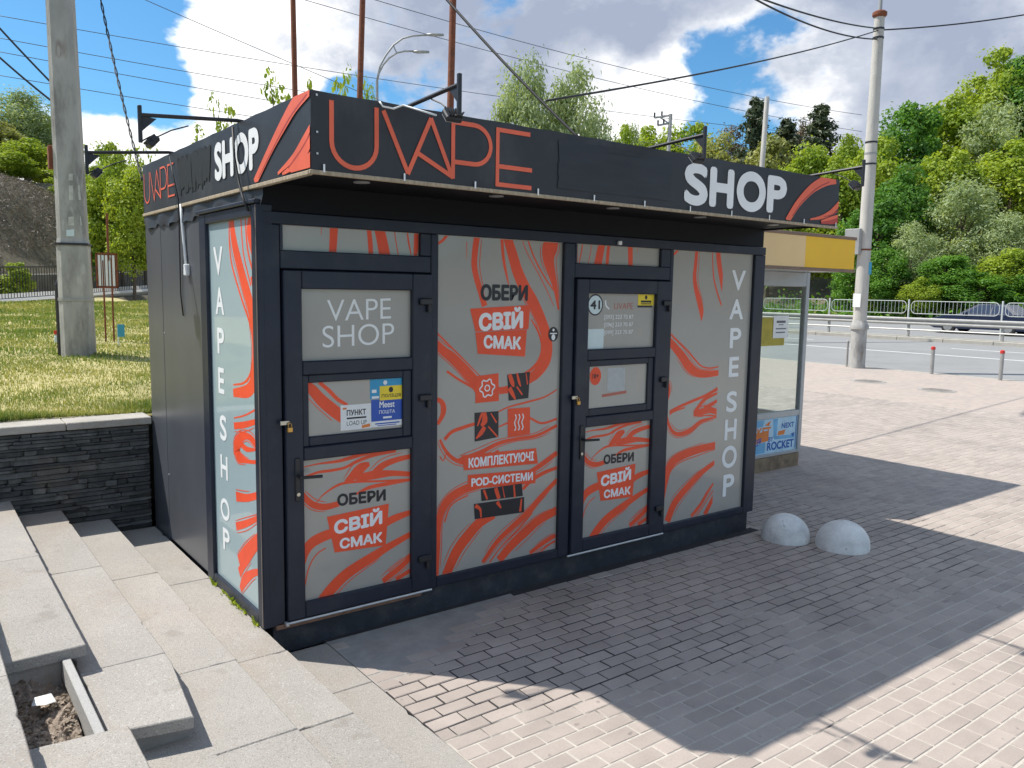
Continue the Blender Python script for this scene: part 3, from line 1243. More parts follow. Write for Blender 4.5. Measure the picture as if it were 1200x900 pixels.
# ================================================================== VAPE KIOSK
# print traced on the panes: (along, height, width) in metres
BIG = [
  [(1.451,2.317,0.048),(1.437,2.23,0.047),(1.431,2.132,0.046),(1.45,2.046,0.045),(1.487,1.947,0.045),(1.519,1.859,0.046)],
  [(1.699,2.324,0.071),(1.742,2.218,0.081),(1.793,2.092,0.089),(1.862,1.977,0.093),(1.932,1.886,0.094),(2.012,1.754,0.088),(2.068,1.619,0.087),(2.063,1.484,0.088),(1.987,1.392,0.079),(1.911,1.349,0.069),(1.795,1.296,0.058),(1.648,1.278,0.047)],
  [(1.652,2.321,0.024),(1.67,2.178,0.024),(1.696,2.077,0.018),(1.722,1.988,0.006)],
  [(2.108,2.339,0.101),(2.075,2.271,0.137),(2.064,2.192,0.104),(2.098,2.087,0.069),(2.132,1.995,0.044),(2.168,1.834,0.014)],
  [(1.87,2.326,0.011),(1.941,2.187,0.013),(2.047,2.046,0.012),(2.165,1.928,0.01)],
  [(1.821,2.324,0.006),(1.873,2.224,0.007),(1.977,2.084,0.008),(2.067,1.954,0.007),(2.122,1.86,0.005)],
  [(1.135,1.622,0.052),(1.2,1.565,0.062),(1.259,1.526,0.07),(1.349,1.448,0.075),(1.442,1.355,0.081),(1.505,1.274,0.086)],
  [(1.135,1.695,0.012),(1.229,1.614,0.012),(1.349,1.511,0.01),(1.488,1.391,0.007)],
  [(1.131,2.247,0.015),(1.18,2.273,0.018),(1.222,2.317,0.021)],
  [(1.918,1.768,0.01),(1.988,1.674,0.018),(2.026,1.566,0.025),(1.994,1.473,0.026),(1.927,1.415,0.023),(1.86,1.385,0.018)],
  [(1.369,2.276,0.006),(1.37,2.167,0.003)],
  [(1.125,1.263,0.028),(1.185,1.235,0.035),(1.2,1.187,0.044),(1.19,1.141,0.035),(1.154,1.09,0.026)],
  [(1.209,0.982,0.025),(1.264,1.028,0.025),(1.358,1.051,0.024),(1.473,1.07,0.022),(1.651,1.087,0.021)],
  [(1.173,0.986,0.017),(1.21,0.919,0.022),(1.266,0.857,0.026),(1.342,0.817,0.03),(1.458,0.795,0.037),(1.576,0.822,0.037),(1.656,0.855,0.034)],
  [(1.228,0.901,0.009),(1.201,0.841,0.009),(1.173,0.876,0.008)],
  [(1.63,1.13,0.009),(1.731,1.16,0.011),(1.898,1.185,0.014),(2.049,1.209,0.012),(2.17,1.256,0.01)],
  [(1.652,1.03,0.011),(1.775,1.061,0.014),(1.901,1.075,0.017),(2.032,1.022,0.016),(2.176,1.041,0.017)],
  [(1.323,0.827,0.038),(1.496,0.864,0.034),(1.655,0.913,0.028),(1.82,0.93,0.024),(1.991,0.936,0.024),(2.178,0.992,0.024)],
  [(1.154,0.06,0.031),(1.164,0.269,0.035),(1.166,0.382,0.041),(1.184,0.492,0.055),(1.25,0.578,0.062),(1.363,0.624,0.06),(1.499,0.642,0.057),(1.619,0.659,0.054)],
  [(1.214,0.423,0.012),(1.251,0.514,0.012),(1.307,0.554,0.011),(1.402,0.581,0.011)],
  [(1.868,0.661,0.023),(1.975,0.691,0.037),(2.084,0.739,0.043),(2.184,0.789,0.038)],
  [(1.871,0.558,0.025),(1.955,0.616,0.032),(2.064,0.654,0.03),(2.187,0.678,0.024)],
  [(1.227,0.053,0.072),(1.311,0.202,0.082),(1.406,0.3,0.083),(1.503,0.375,0.076),(1.623,0.415,0.066)],
  [(1.528,0.085,0.03),(1.647,0.207,0.04),(1.771,0.289,0.046),(1.918,0.378,0.048),(2.025,0.467,0.043),(2.19,0.585,0.036)],
  [(1.588,0.073,0.011),(1.71,0.187,0.011),(1.835,0.269,0.012),(1.962,0.371,0.013)],
  [(1.67,0.074,0.064),(1.773,0.159,0.071),(1.921,0.251,0.078),(2.029,0.307,0.07),(2.197,0.356,0.063)],
  [(1.947,0.074,0.03),(2.057,0.122,0.036),(2.157,0.157,0.034),(2.203,0.162,0.024)],
  [(2.047,0.064,0.011),(2.125,0.104,0.014),(2.204,0.126,0.017)],
  [(1.688,1.282,0.023),(1.627,1.302,0.023)],
  [(1.223,1.435,0.016),(1.316,1.376,0.016),(1.431,1.314,0.017),(1.49,1.262,0.017)]]
RP = [
  [(3.638,2.332,0.036),(3.632,2.214,0.039),(3.624,2.11,0.043),(3.644,2.018,0.051),(3.692,1.913,0.061),(3.728,1.82,0.055),(3.734,1.742,0.008)],
  [(3.903,2.344,0.054),(3.929,2.224,0.058),(3.957,2.131,0.055),(3.98,2.037,0.039),(3.989,1.976,0.004)],
  [(3.833,2.341,0.01),(3.852,2.182,0.013),(3.876,2.075,0.016),(3.926,1.969,0.018),(3.989,1.863,0.016)],
  [(3.327,1.601,0.059),(3.428,1.52,0.071),(3.511,1.451,0.083),(3.596,1.368,0.09),(3.701,1.309,0.073),(3.826,1.29,0.061),(3.985,1.293,0.049)],
  [(3.324,1.666,0.011),(3.444,1.585,0.013),(3.567,1.503,0.015),(3.673,1.419,0.017),(3.759,1.361,0.014),(3.865,1.339,0.013),(3.981,1.346,0.013)],
  [(3.328,2.255,0.016),(3.374,2.282,0.018),(3.41,2.309,0.02)],
  [(3.299,1.266,0.034),(3.353,1.221,0.046),(3.366,1.164,0.044),(3.35,1.095,0.025)],
  [(3.386,1.002,0.02),(3.508,1.035,0.025),(3.676,1.073,0.025),(3.827,1.106,0.026),(3.986,1.155,0.033)],
  [(3.387,0.98,0.025),(3.427,0.998,0.018),(3.572,1.023,0.013)],
  [(3.693,0.978,0.02),(3.745,1.017,0.037),(3.829,1.077,0.034),(3.988,1.118,0.018)],
  [(3.683,0.964,0.047),(3.792,0.97,0.057),(3.903,0.976,0.055),(4,0.947,0.048)],
  [(3.812,1.005,0.017),(3.9,1.021,0.036),(3.988,1.051,0.026)],
  [(3.357,0.969,0.016),(3.381,0.896,0.029),(3.437,0.827,0.035),(3.522,0.801,0.038),(3.649,0.822,0.044),(3.776,0.884,0.033),(3.908,0.902,0.021),(3.998,0.909,0.016)],
  [(3.684,0.942,0.007),(3.839,0.933,0.01),(4.003,0.917,0.012)],
  [(3.346,0.258,0.03),(3.363,0.385,0.052),(3.378,0.484,0.072),(3.432,0.563,0.085),(3.534,0.609,0.077),(3.747,0.644,0.07),(4.016,0.661,0.063)],
  [(3.389,0.396,0.011),(3.435,0.505,0.01),(3.558,0.563,0.009),(3.751,0.592,0.008),(3.996,0.625,0.007)],
  [(3.408,0.075,0.074),(3.474,0.196,0.076),(3.554,0.272,0.073),(3.699,0.37,0.065),(3.827,0.442,0.053),(4.004,0.514,0.041)],
  [(3.708,0.071,0.03),(3.824,0.158,0.031),(3.908,0.252,0.027),(3.994,0.328,0.018)],
  [(3.775,0.06,0.009),(3.891,0.163,0.01),(3.998,0.27,0.012)],
  [(3.887,0.058,0.051),(3.96,0.153,0.047),(4.006,0.223,0.028)]]
LOW = [
  [(0.215,0.918,0.006),(0.316,0.928,0.01),(0.449,0.93,0.019),(0.599,0.954,0.026),(0.703,0.967,0.025)],
  [(0.232,0.859,0.012),(0.315,0.877,0.016),(0.399,0.878,0.018),(0.486,0.885,0.017),(0.561,0.912,0.021),(0.677,0.94,0.023),(0.836,0.953,0.025)],
  [(0.485,0.798,0.013),(0.548,0.831,0.064),(0.599,0.872,0.064),(0.651,0.889,0.025)],
  [(0.56,0.811,0.036),(0.676,0.815,0.056),(0.809,0.81,0.037),(0.946,0.787,0.032)],
  [(0.676,0.815,0.053),(0.742,0.867,0.044),(0.836,0.892,0.036),(0.945,0.904,0.031)],
  [(0.213,0.765,0.026),(0.242,0.721,0.036),(0.289,0.68,0.04),(0.361,0.66,0.04),(0.447,0.668,0.034)],
  [(0.301,0.695,0.006),(0.35,0.74,0.009),(0.448,0.785,0.016),(0.56,0.788,0.016),(0.716,0.771,0.013),(0.946,0.753,0.015)],
  [(0.56,0.711,0.013),(0.65,0.74,0.023),(0.782,0.747,0.024),(0.946,0.753,0.018)],
  [(0.207,0.313,0.025),(0.226,0.402,0.054),(0.274,0.457,0.065),(0.371,0.487,0.063),(0.445,0.492,0.057)],
  [(0.221,0.194,0.008),(0.249,0.305,0.008),(0.297,0.377,0.008),(0.358,0.407,0.008)],
  [(0.331,0.087,0.067),(0.405,0.155,0.074),(0.481,0.211,0.072),(0.57,0.253,0.069),(0.675,0.294,0.064),(0.755,0.328,0.052),(0.947,0.394,0.036)],
  [(0.742,0.49,0.053),(0.836,0.518,0.048),(0.946,0.538,0.032)],
  [(0.741,0.12,0.037),(0.809,0.156,0.041),(0.878,0.193,0.042),(0.947,0.242,0.038)],
  [(0.836,0.113,0.028),(0.892,0.133,0.029),(0.948,0.153,0.029)],
  [(0.782,0.174,0.007),(0.864,0.221,0.008),(0.947,0.268,0.009)]]
MID = [
  [(0.239,1.409,0.049),(0.282,1.373,0.06),(0.335,1.311,0.069),(0.406,1.247,0.074),(0.479,1.19,0.07),(0.534,1.151,0.06)],
  [(0.327,1.413,0.022),(0.389,1.359,0.024),(0.443,1.304,0.023),(0.507,1.265,0.017)],
  [(0.247,1.334,0.005),(0.325,1.253,0.005),(0.405,1.179,0.005)]]
TRN = [
  [(0.438,2.328,0.052),(0.433,2.247,0.049),(0.428,2.165,0.046)],
  [(0.662,2.325,0.028),(0.671,2.242,0.032),(0.676,2.158,0.03)],
  [(0.733,2.321,0.068),(0.752,2.246,0.072),(0.772,2.153,0.078)],
  [(0.995,2.319,0.041),(0.99,2.24,0.037),(0.981,2.161,0.02)],
  [(0.924,2.324,0.008),(0.935,2.255,0.012),(0.955,2.169,0.006)],
  [(0.835,2.319,0.006),(0.85,2.234,0.006),(0.865,2.165,0.006)],
  [(0.359,2.324,0.004),(0.358,2.267,0.003)]]
SIDE = [
  [(0.484,2.367,0.062),(0.473,2.29,0.083),(0.43,2.186,0.095),(0.309,2.007,0.104),(0.19,1.845,0.106),(0.128,1.686,0.103),(0.125,1.562,0.101),(0.152,1.446,0.109),(0.255,1.359,0.083),(0.527,1.314,0.05)],
  [(0.531,2.37,0.02),(0.534,2.215,0.021),(0.495,2.085,0.022),(0.352,1.905,0.022),(0.197,1.733,0.023),(0.166,1.584,0.025),(0.212,1.466,0.024),(0.327,1.397,0.016),(0.524,1.364,0.01)],
  [(0.324,2.358,0.019),(0.312,2.245,0.018),(0.282,2.132,0.018),(0.183,1.97,0.018)],
  [(0.134,2.352,0.09),(0.165,2.288,0.127),(0.152,2.202,0.084),(0.116,2.104,0.028)],
  [(0.251,2.353,0.018),(0.231,2.205,0.023),(0.176,2.093,0.022),(0.11,2.019,0.017)],
  [(0.17,2.019,0.035),(0.158,1.97,0.011)],
  [(0.524,1.159,0.009),(0.331,1.201,0.011),(0.114,1.268,0.013)],
  [(0.527,1.109,0.043),(0.334,1.144,0.04),(0.118,1.195,0.031)],
  [(0.118,1.02,0.025),(0.181,1.064,0.051),(0.292,1.082,0.041),(0.41,1.052,0.069),(0.486,0.99,0.107),(0.466,0.936,0.088),(0.324,0.928,0.033),(0.1,0.953,0.015)],
  [(0.459,1.036,0.049),(0.32,1.002,0.036),(0.14,1.024,0.011)],
  [(0.539,0.94,0.02),(0.395,0.919,0.014),(0.1,0.965,0.01)],
  [(0.517,0.667,0.063),(0.315,0.702,0.048),(0.089,0.77,0.042)],
  [(0.53,0.472,0.053),(0.324,0.544,0.045),(0.073,0.647,0.029)],
  [(0.485,0.249,0.107),(0.334,0.367,0.09),(0.123,0.513,0.054)],
  [(0.489,0.184,0.068),(0.362,0.292,0.054),(0.112,0.476,0.035)],
  [(0.471,0.081,0.046),(0.394,0.165,0.077),(0.249,0.25,0.05),(0.09,0.313,0.033)],
  [(0.132,0.098,0.018),(0.09,0.241,0.027)]]

kiosk = empty('vape_kiosk', (2.2, 1.2, G), 'black vape shop kiosk with a lettered banner and orange swirl windows', 'kiosk')
KP = kiosk
Wk, Dk = 4.527, 2.586
FZB, FZT = 2.526, 2.893
FY = -.692

MB().box(.035, 4.49, .035, 2.56, G - .02, .0).build('plinth', PLINTH, KP)
MB().box(.04, 1.02, -.006, .034, -.030, -.004, .003).build('threshold_board', mat('threshold_wood', (.22, .12, .075), .8, var=.3, scale=20), KP)
# side wall panels (left), back and right walls
wl = MB().box(-.0, .06, 2.135, Dk, -.16, 2.425, .004).build('wall_panel', WALLM, KP)
MB().box(-.0, .06, 1.068, 2.129, -.012, 2.425, .004).build('wall_panel', WALLM, KP)
MB().box(.062, 4.44, 2.52, 2.58, -.16, 2.5).build('back_wall', WALLM, KP)
MB().box(4.45, 4.505, .08, 2.58, -.16, 2.5).build('wall_panel', WALLM, KP)
for yy, zz in [(1.10, .42), (1.10, .75), (1.10, 1.5), (2.10, 1.6), (2.10, .5)]:
    MB().box(-.006, .001, yy - .006, yy + .006, zz - .006, zz + .006, .002).build('screw', ALUM, KP)
# wavy black film between the wall head and the banner
wv = MB()
npt = 40
for i in range(npt + 1):
    y = -.02 + 2.58 * i / npt
    zb_ = 2.405 + .012 * math.sin(i * .8) + .010 * math.sin(i * 2.1)
    for z, bx in ((zb_, -.014 + .008 * math.sin(i * 1.3)), ((zb_ + 2.53) / 2, -.008 + .01 * math.sin(i * .9 + 1)), (2.53, -.004)):
        wv.v.append((bx, y, z))
wv.f = [(i * 3 + a, i * 3 + a + 1, (i + 1) * 3 + a + 1, (i + 1) * 3 + a) for i in range(npt) for a in (0, 1)]
wv.build('roofing_film', BANNER, KP, smooth=True)
# header behind the canopy
MB().box(.004, 4.50, .012, .10, 2.383, 2.534).build('header', HEADER, KP)

# ---- front frame: posts and rails
fr = MB()
for a, b in ((0.0, .098), (1.083, 1.137), (2.191, 2.290), (3.298, 3.336), (4.384, Wk)):
    fr.box(a, b, 0, .08, 0, 2.309, .005)
fr.box(0, Wk, -.001, .08, 2.311, 2.38, .005)
fr.box(1.139, 2.189, .001, .08, .0, .064, .005)
fr.box(3.338, 4.382, .001, .08, .0, .058, .005)
for a, b in ((.1, 1.081), (2.292, 3.296)):
    fr.box(a, b, .001, .08, 2.066, 2.170, .005)
fr.box(.1, .116, .0015, .08, 2.172, 2.309)
fr.box(1.006, 1.081, .0015, .08, 2.172, 2.309, .004)
fr.box(3.192, 3.296, .0015, .08, 2.170, 2.309, .004)
fr.box(2.292, 2.309, .0015, .08, 2.170, 2.309)
frame_o = fr.build('window_frame', FRAME, KP)
for a, b in ((.098, .106), (2.290, 2.298)):
    MB().box(a, b, .035, .08, .0, 2.066).build('door_gap', HEADER, KP)
PF = front(.030)


def pane(x0, x1, z0, z1, parent, y=.030):
    return MB().box(x0 - .012, x1 + .012, y, y + .02, z0 - .012, z1 + .012).build('glass_pane', FILM, parent)


# ---- big panel
pb = pane(1.139, 2.187, .066, 2.307, KP)
r1 = (1.139, 2.187, .066, 2.307)
mb = PB()
ribbons(mb, BIG + strands(BIG), r1, PF, .001, .00009)
flat(mb, [(1.400, 1.842), (1.905, 1.868), (1.895, 1.700), (1.445, 1.690)], PF, .0068)
flat(mb, [(1.445, 1.685), (1.880, 1.697), (1.868, 1.508), (1.466, 1.541)], PF, .0070)
flat(mb, [(1.449, 1.390), (1.640, 1.402), (1.648, 1.210), (1.452, 1.208)], PF, .0072)
flat(mb, [(1.725, 1.150), (1.922, 1.146), (1.926, .955), (1.729, .950)], PF, .0074)
flat(mb, [(1.345, .862), (1.985, .845), (2.000, .905), (1.99, .745), (1.372, .765)][:2] + [(2.005, .730), (1.365, .757)], PF, .0076)
flat(mb, [(1.395, .722), (1.985, .690), (1.985, .588), (1.400, .622)], PF, .0078)
mb.build('swirl_print', REDV, pb)
bk = PB()
text(bk, 'ОБЕРИ', 1.484, 1.884, 1.895, 2.006, PF, .0085, .050)
flat(bk, [(1.716, 1.388), (1.916, 1.398), (1.905, 1.213), (1.733, 1.205)], PF, .0082)
flat(bk, [(1.446, 1.143), (1.646, 1.139), (1.648, .958), (1.450, .945)], PF, .0084)
flat(bk, [(1.505, .606), (1.860, .603), (1.872, .510), (1.512, .524)], PF, .0083)
flat(bk, [(1.449, .513), (1.884, .500), (1.886, .388), (1.458, .405)], PF, .0086)
disc(bk, 2.122, 1.660, .046, .052, PF, .0087)
bk.build('black_print', BLACKV, pb)
rd = PB()
ribbons(rd, [[(1.735, 1.39, .03), (1.76, 1.33, .035), (1.775, 1.30, .01)], [(1.80, 1.395, .015), (1.82, 1.33, .02), (1.835, 1.30, .008)], [(1.735, 1.295, .035), (1.765, 1.25, .03), (1.79, 1.21, .01)],
             [(1.80, 1.30, .012), (1.85, 1.24, .012)], [(1.88, 1.39, .008), (1.895, 1.31, .01)], [(1.47, 1.05, .01), (1.50, 1.12, .02), (1.51, 1.14, .01)], [(1.525, 1.14, .03), (1.53, 1.08, .045), (1.50, 1.05, .02)],
             [(1.46, .965, .01), (1.50, 1.0, .035), (1.53, 1.04, .03)], [(1.56, 1.04, .01), (1.61, .99, .012), (1.64, .96, .01)], [(1.58, 1.13, .008), (1.63, 1.06, .012)],
             [(1.53, .60, .018), (1.56, .53, .014)], [(1.63, .60, .03), (1.66, .52, .03)], [(1.69, .60, .006), (1.71, .52, .008)], [(1.79, .60, .014), (1.80, .51, .016)], [(1.46, .50, .03), (1.50, .47, .02), (1.51, .41, .012)],
             [(1.645, .50, .03), (1.68, .45, .012)], [(1.86, .49, .012), (1.85, .40, .02)]], r1, PF, .0095, .00005)
rd.build('red_print', REDV, pb)
wt_ = PB()
text(wt_, 'СВІЙ', 1.470, 1.845, 1.690, 1.842, PF, .0120, .048, slope=.015)
text(wt_, 'СМАК', 1.512, 1.830, 1.575, 1.668, PF, .0120, .05, slope=-.018)
text(wt_, 'КОМПЛЕКТУЮЧІ', 1.400, 1.965, .768, .838, PF, .0120, .04, slope=-.012)
text(wt_, 'POD-СИСТЕМИ', 1.425, 1.960, .636, .698, PF, .0120, .04, slope=-.022)
gear = []
for i in range(25):
    a = 2 * math.pi * i / 24
    rr_ = .062 if (i % 4) in (0, 1) else .048
    gear.append((1.547 + rr_ * math.cos(a), 1.305 + rr_ * 1.02 * math.sin(a), .010))
ribbons(wt_, [gear], r1, PF, .0120, smooth=False)
ribbons(wt_, [[(1.547 + .02 * math.cos(i * .5236), 1.305 + .02 * math.sin(i * .5236), .009) for i in range(13)]], r1, PF, .0122, smooth=False)
for dx in (-.032, 0, .032):
    ribbons(wt_, [[(1.822 + dx, 1.105, .009), (1.832 + dx, 1.08, .009), (1.817 + dx, 1.045, .009), (1.830 + dx, 1.01, .009), (1.818 + dx, .990, .009)]], r1, PF, .0120)
ribbons(wt_, [[(2.09, 1.665, .008), (2.155, 1.665, .008)]], r1, PF, .0120)
disc(wt_, 2.122, 1.638, .018, .022, PF, .0121, 10)
disc(wt_, 2.122, 1.690, .010, .010, PF, .0123, 8)
wt_.build('white_print', WHITEV, pb)

# ---- right panel with the vertical lettering
pr = pane(3.338, 4.382, .060, 2.309, KP)
r2 = (3.338, 3.985, .060, 2.309)
mb = PB()
ribbons(mb, RP + strands(RP), r2, PF)
mb.build('swirl_print', REDV, pr)
wt_ = PB()
for ch, a, b, z1, z0 in [('V', 4.105, 4.292, 2.172, 1.998), ('A', 4.095, 4.282, 1.924, 1.750), ('P', 4.117, 4.270, 1.676, 1.500), ('E', 4.122, 4.258, 1.424, 1.248), ('S', 4.110, 4.256, 1.122, .936), ('H', 4.106, 4.268, .874, .688), ('O', 4.086, 4.290, .636, .436), ('P', 4.117, 4.272, .379, .182)]:
    text(wt_, ch, a, b, z0, z1, PF, .006, .030)
wt_.build('white_lettering', WHITEV, pr)


# ---- doors


def build_door(ox, label, second):
    """a glazed door leaf; ox = shift from the first door"""
    y0, y1 = -.024, .034
    lx0, lx1 = .107 + ox, 1.080 + ox
    gx0, gx1 = .214 + ox, .937 + ox
    d = MB()
    if second:
        lx0, lx1 = 2.299, 3.294
        gx0, gx1 = 2.417, 3.135
    d.box(lx0, gx0, y0, y1, .014, 2.060, .006)
    d.box(gx1, lx1, y0, y1, .014, 2.060, .006)
    for a, b in ((1.955, 2.060), (1.462, 1.542), (.962, 1.040), (.014, .106)):
        d.box(gx0 - .0005, gx1 + .0005, y0 + .0008, y1 - .001, a, b, .006)
    door = d.build('door', FRAME, KP)
    door['label'] = label
    # sash of the middle pane
    sx0, sx1 = gx0 + .040, gx1 - .060
    s = MB()
    s.box(gx0 + .001, sx0, -.008, .036, 1.041, 1.461, .005)
    s.box(sx1, gx1 - .001, -.008, .036, 1.041, 1.461, .005)
    s.box(sx0, sx1, -.0075, .036, 1.041, 1.097, .005)
    s.box(sx0, sx1, -.0075, .036, 1.414, 1.461, .005)
    s.build('pane_sash', FRAME, door)
    for a, b, c, e in ((gx0, gx1, 1.543, 1.954), (sx0, sx1, 1.098, 1.413), (gx0, gx1, .107, .961)):
        MB().box(a - .004, b + .004, .010, .026, c - .004, e + .004).build('glass_pane', FILM, door)
    P = front(.010)
    mb = PB()
    dx = gx0 - .214
    ribbons(mb, LOW + strands(LOW), (gx0, gx1, .107, .961), P, .001, .0001, dx=dx)
    bx = lambda pts: [(a + dx, b) for a, b in pts]
    flat(mb, bx([(.366, .598), (.785, .618), (.762, .352), (.415, .368)]), P, .0040)
    if not second:
        ribbons(mb, MID, (sx0, sx1, 1.098, 1.413), P)
    else:
        disc(mb, 2.528, 1.339, .058, .068, P, .003)
    mb.build('swirl_print', REDV, door)
    bk = PB()
    text(bk, 'ОБЕРИ', .434 + dx, .763 + dx, .652, .728, P, .0055, .05, slope=-.012)
    wh = PB()
    text(wh, 'СВІЙ', .412 + dx, .738 + dx, .478, .588, P, .0055, .045, slope=.016)
    text(wh, 'СМАК', .448 + dx, .738 + dx, .382, .450, P, .0055, .05, slope=-.006)
    if not second:
        text(wh, 'VAPE', .380, .800, 1.768, 1.893, P, .003, -.006, slope=.014)
        text(wh, 'SHOP', .350, .822, 1.614, 1.742, P, .003, -.006, slope=.014)
    else:
        for k, t in enumerate(['[093] 223 70 87', '[096] 223 70 87', '[099] 223 70 87']):
            text(wh, t, 2.602, 2.908, 1.757 - k * .058, 1.796 - k * .058, P, .003, .006)
        ribbons(wh, [[(2.61, 1.905, .012), (2.615, 1.865, .014), (2.65, 1.84, .012)]], (gx0, gx1, 1.5, 1.96), P, .003)
    wh.build('white_lettering', WHITEV, door)
    # stickers
    if not second:
        st = PB()
        flat(st, [(.460, 1.266), (.662, 1.266), (.664, 1.112), (.460, 1.112)], P, .0042)
        flat(st, [(.664, 1.150), (.880, 1.150), (.880, 1.114), (.664, 1.114)], P, .0036)
        st.build('pale_sticker', PAPER, door)
        st = PB()
        flat(st, [(.656, 1.412), (.880, 1.412), (.880, 1.290), (.656, 1.290)], P, .0030)
        st.build('teal_sticker', TEAL, door)
        st = PB()
        flat(st, [(.664, 1.285), (.880, 1.285), (.880, 1.150), (.664, 1.150)], P, .0032)
        st.build('blue_sticker', NAVYS, door)
        st = PB()
        flat(st, [(.722, 1.367), (.880, 1.367), (.880, 1.278), (.722, 1.278)], P, .0045)
        st.build('yellow_sticker', YELS, door)
        text(bk, 'ПУНКТ', .500, .628, 1.200, 1.235, P, .0055, .03)
        text(bk, 'LOAD UP', .500, .632, 1.140, 1.166, P, .0055, .0)
        ribbons(bk, [[(.500, 1.184, .010), (.630, 1.184, .010)]], (0, 1, 1, 2), P, .0055)
        text(bk, 'ПОЛІЦІЯ', .735, .868, 1.292, 1.316, P, .0057, .02)
        disc(bk, .800, 1.342, .016, .018, P, .0057, 10)
        tw = PB()
        text(tw, 'Meest', .720, .826, 1.232, 1.272, P, .0052, .02)
        text(tw, 'ПОШТА', .718, .828, 1.195, 1.217, P, .0052, .006)
        ribbons(tw, [[(.745, 1.170, .012), (.805, 1.170, .012)], [(.668, 1.338, .02), (.700, 1.338, .02)], [(.668, 1.300, .014), (.716, 1.300, .014)]], (0, 1, 1, 2), P, .0052)
        disc(tw, .760, 1.388, .014, .014, P, .0052, 10)
        tw.build('sticker_lettering', WHITEV, door)
        tn = PB()
        ribbons(tn, [[(.690, 1.134, .008), (.860, 1.134, .008)], [(.705, 1.122, .005), (.840, 1.122, .005)]], (0, 1, 1, 2), P, .0048)
        tn.build('sticker_small_print', NAVYS, door)
        to = PB()
        ribbons(to, [[(.600, 1.125, .018), (.655, 1.132, .020)], [(.475, 1.245, .012), (.500, 1.245, .010)]], (0, 1, 1, 2), P, .0056)
        to.build('sticker_trim', ORANGE, door)
    else:
        disc(bk, 2.506, 1.871, .078, .080, P, .0030)
        st = PB()
        disc(st, 2.506, 1.871, .067, .069, P, .0042)
        flat(st, [(2.414, 1.692), (2.600, 1.692), (2.600, 1.545), (2.414, 1.545)], P, .0030)
        st.build('pale_sticker', PALES, door)
        text(bk, '41', 2.456, 2.554, 1.838, 1.905, P, .0056, .045)
        st = PB()
        flat(st, [(2.953, 1.953), (3.128, 1.953), (3.128, 1.868), (2.953, 1.868)], P, .0042)
        st.build('yellow_sticker', YELS, door)
        flat(bk, [(2.950, 1.872), (3.110, 1.872), (3.110, 1.852), (2.950, 1.852)], P, .0030)
        ribbons(bk, [[(2.985, 1.898, .016), (3.10, 1.898, .016)], [(2.985, 1.880, .008), (3.10, 1.880, .008)]], (2, 4, 1, 2), P, .0056)
        disc(bk, 3.041, 1.930, .015, .018, P, .0056, 6)
        text(bk, '18+', 2.498, 2.560, 1.322, 1.358, P, .0056, .03)
        pk = PB()
        text(pk, 'UVAPE', 2.700, 2.900, 1.838, 1.885, P, .003, -.002)
        ribbons(pk, [[(2.60, 1.185, .022), (2.86, 1.200, .022)]], (2, 4, 1, 2), P, .003)
        pk.build('faint_print', PALER, door)
        sq = PB()
        flat(sq, [(2.652, 1.392), (2.840, 1.392), (2.840, 1.212), (2.652, 1.212)], P, .003)
        sq.build('pale_sticker', mat('pale_grey_film', (.45, .46, .45), .5, var=.1, scale=30), door)
    bk.build('black_print', BLACKV, door)
    # hinges
    for zc in (1.866, 1.26, .205):
        hx = lx1 - .055
        h = MB()
        h.box(hx - .045, hx + .045, y0 - .022, y0 - .0005, zc + .0, zc + .042, .006)
        h.tube([(hx + .020, y0 - .016, zc - .045), (hx + .020, y0 - .016, zc + .005)], .013, 10)
        h.build('hinge', STEELB, door)
    # handle: back plate and lever
    hx = (lx0 + gx0) / 2 + .012
    h = MB()
    h.box(hx - .016, hx + .016, y0 - .010, y0 - .0005, .730, .985, .005)
    h.tube([(hx, y0 - .008, .880), (hx, y0 - .055, .880), (hx + .012, y0 - .062, .880), (hx + .125, y0 - .060, .874)], .010, 8)
    h.build('door_handle', STEELB, door, smooth=40)
    MB().tube([(hx, y0 - .016, .772), (hx, y0 - .0095, .772)], .011, 10).build('lock_cylinder', CHROME, door)
    # sweep along the bottom edge
    MB().tube([(lx0 - (.04 if second else .0), y0 - .004, .006), (lx1, y0 - .004, .006)], .0075, 6).build('door_sweep', ALUM, door)
    # hasp and padlock on the lock side
    pz = 1.178
    h = MB()
    h.box(lx0 - .035, lx0 + .020, y0 - .010, y0 - .0006, pz + .005, pz + .032, .003)
    h.build('hasp', CHROME, door)
    pl = MB()
    pl.box(lx0 + .000, lx0 + .032, y0 - .030, y0 - .011, pz - .036, pz - .004, .004)
    pl.tube([(lx0 + .007, y0 - .020, pz - .006), (lx0 + .007, y0 - .020, pz + .012), (lx0 + .016, y0 - .020, pz + .020), (lx0 + .025, y0 - .020, pz + .012), (lx0 + .025, y0 - .020, pz - .006)], .0035, 6)
    pl.build('padlock', BRASS, door)
    return door


build_door(0.0, 'left door with VAPE SHOP lettering and delivery stickers', False)
build_door(2.2, 'right door with the round 41 sticker', True)
MB().box(.090, .112, -.028, .002, -.012, .012, .003).build('sweep_end', ALUM, KP)
# transoms
t1 = pane(.118, 1.004, 2.172, 2.318, KP)
mb = PB()
ribbons(mb, TRN, (.118, 1.004, 2.172, 2.309), PF)
mb.build('swirl_print', REDV, t1)
t2 = pane(2.311, 3.190, 2.168, 2.309, KP)
mb = PB()
ribbons(mb, TRN, (2.311, 3.190, 2.170, 2.309), PF, flip=3.308)
mb.build('swirl_print', REDV, t2)
MB().box(2.70, 2.735, -.022, -.0015, 2.318, 2.348, .004).build('door_contact', WHITEV, KP)

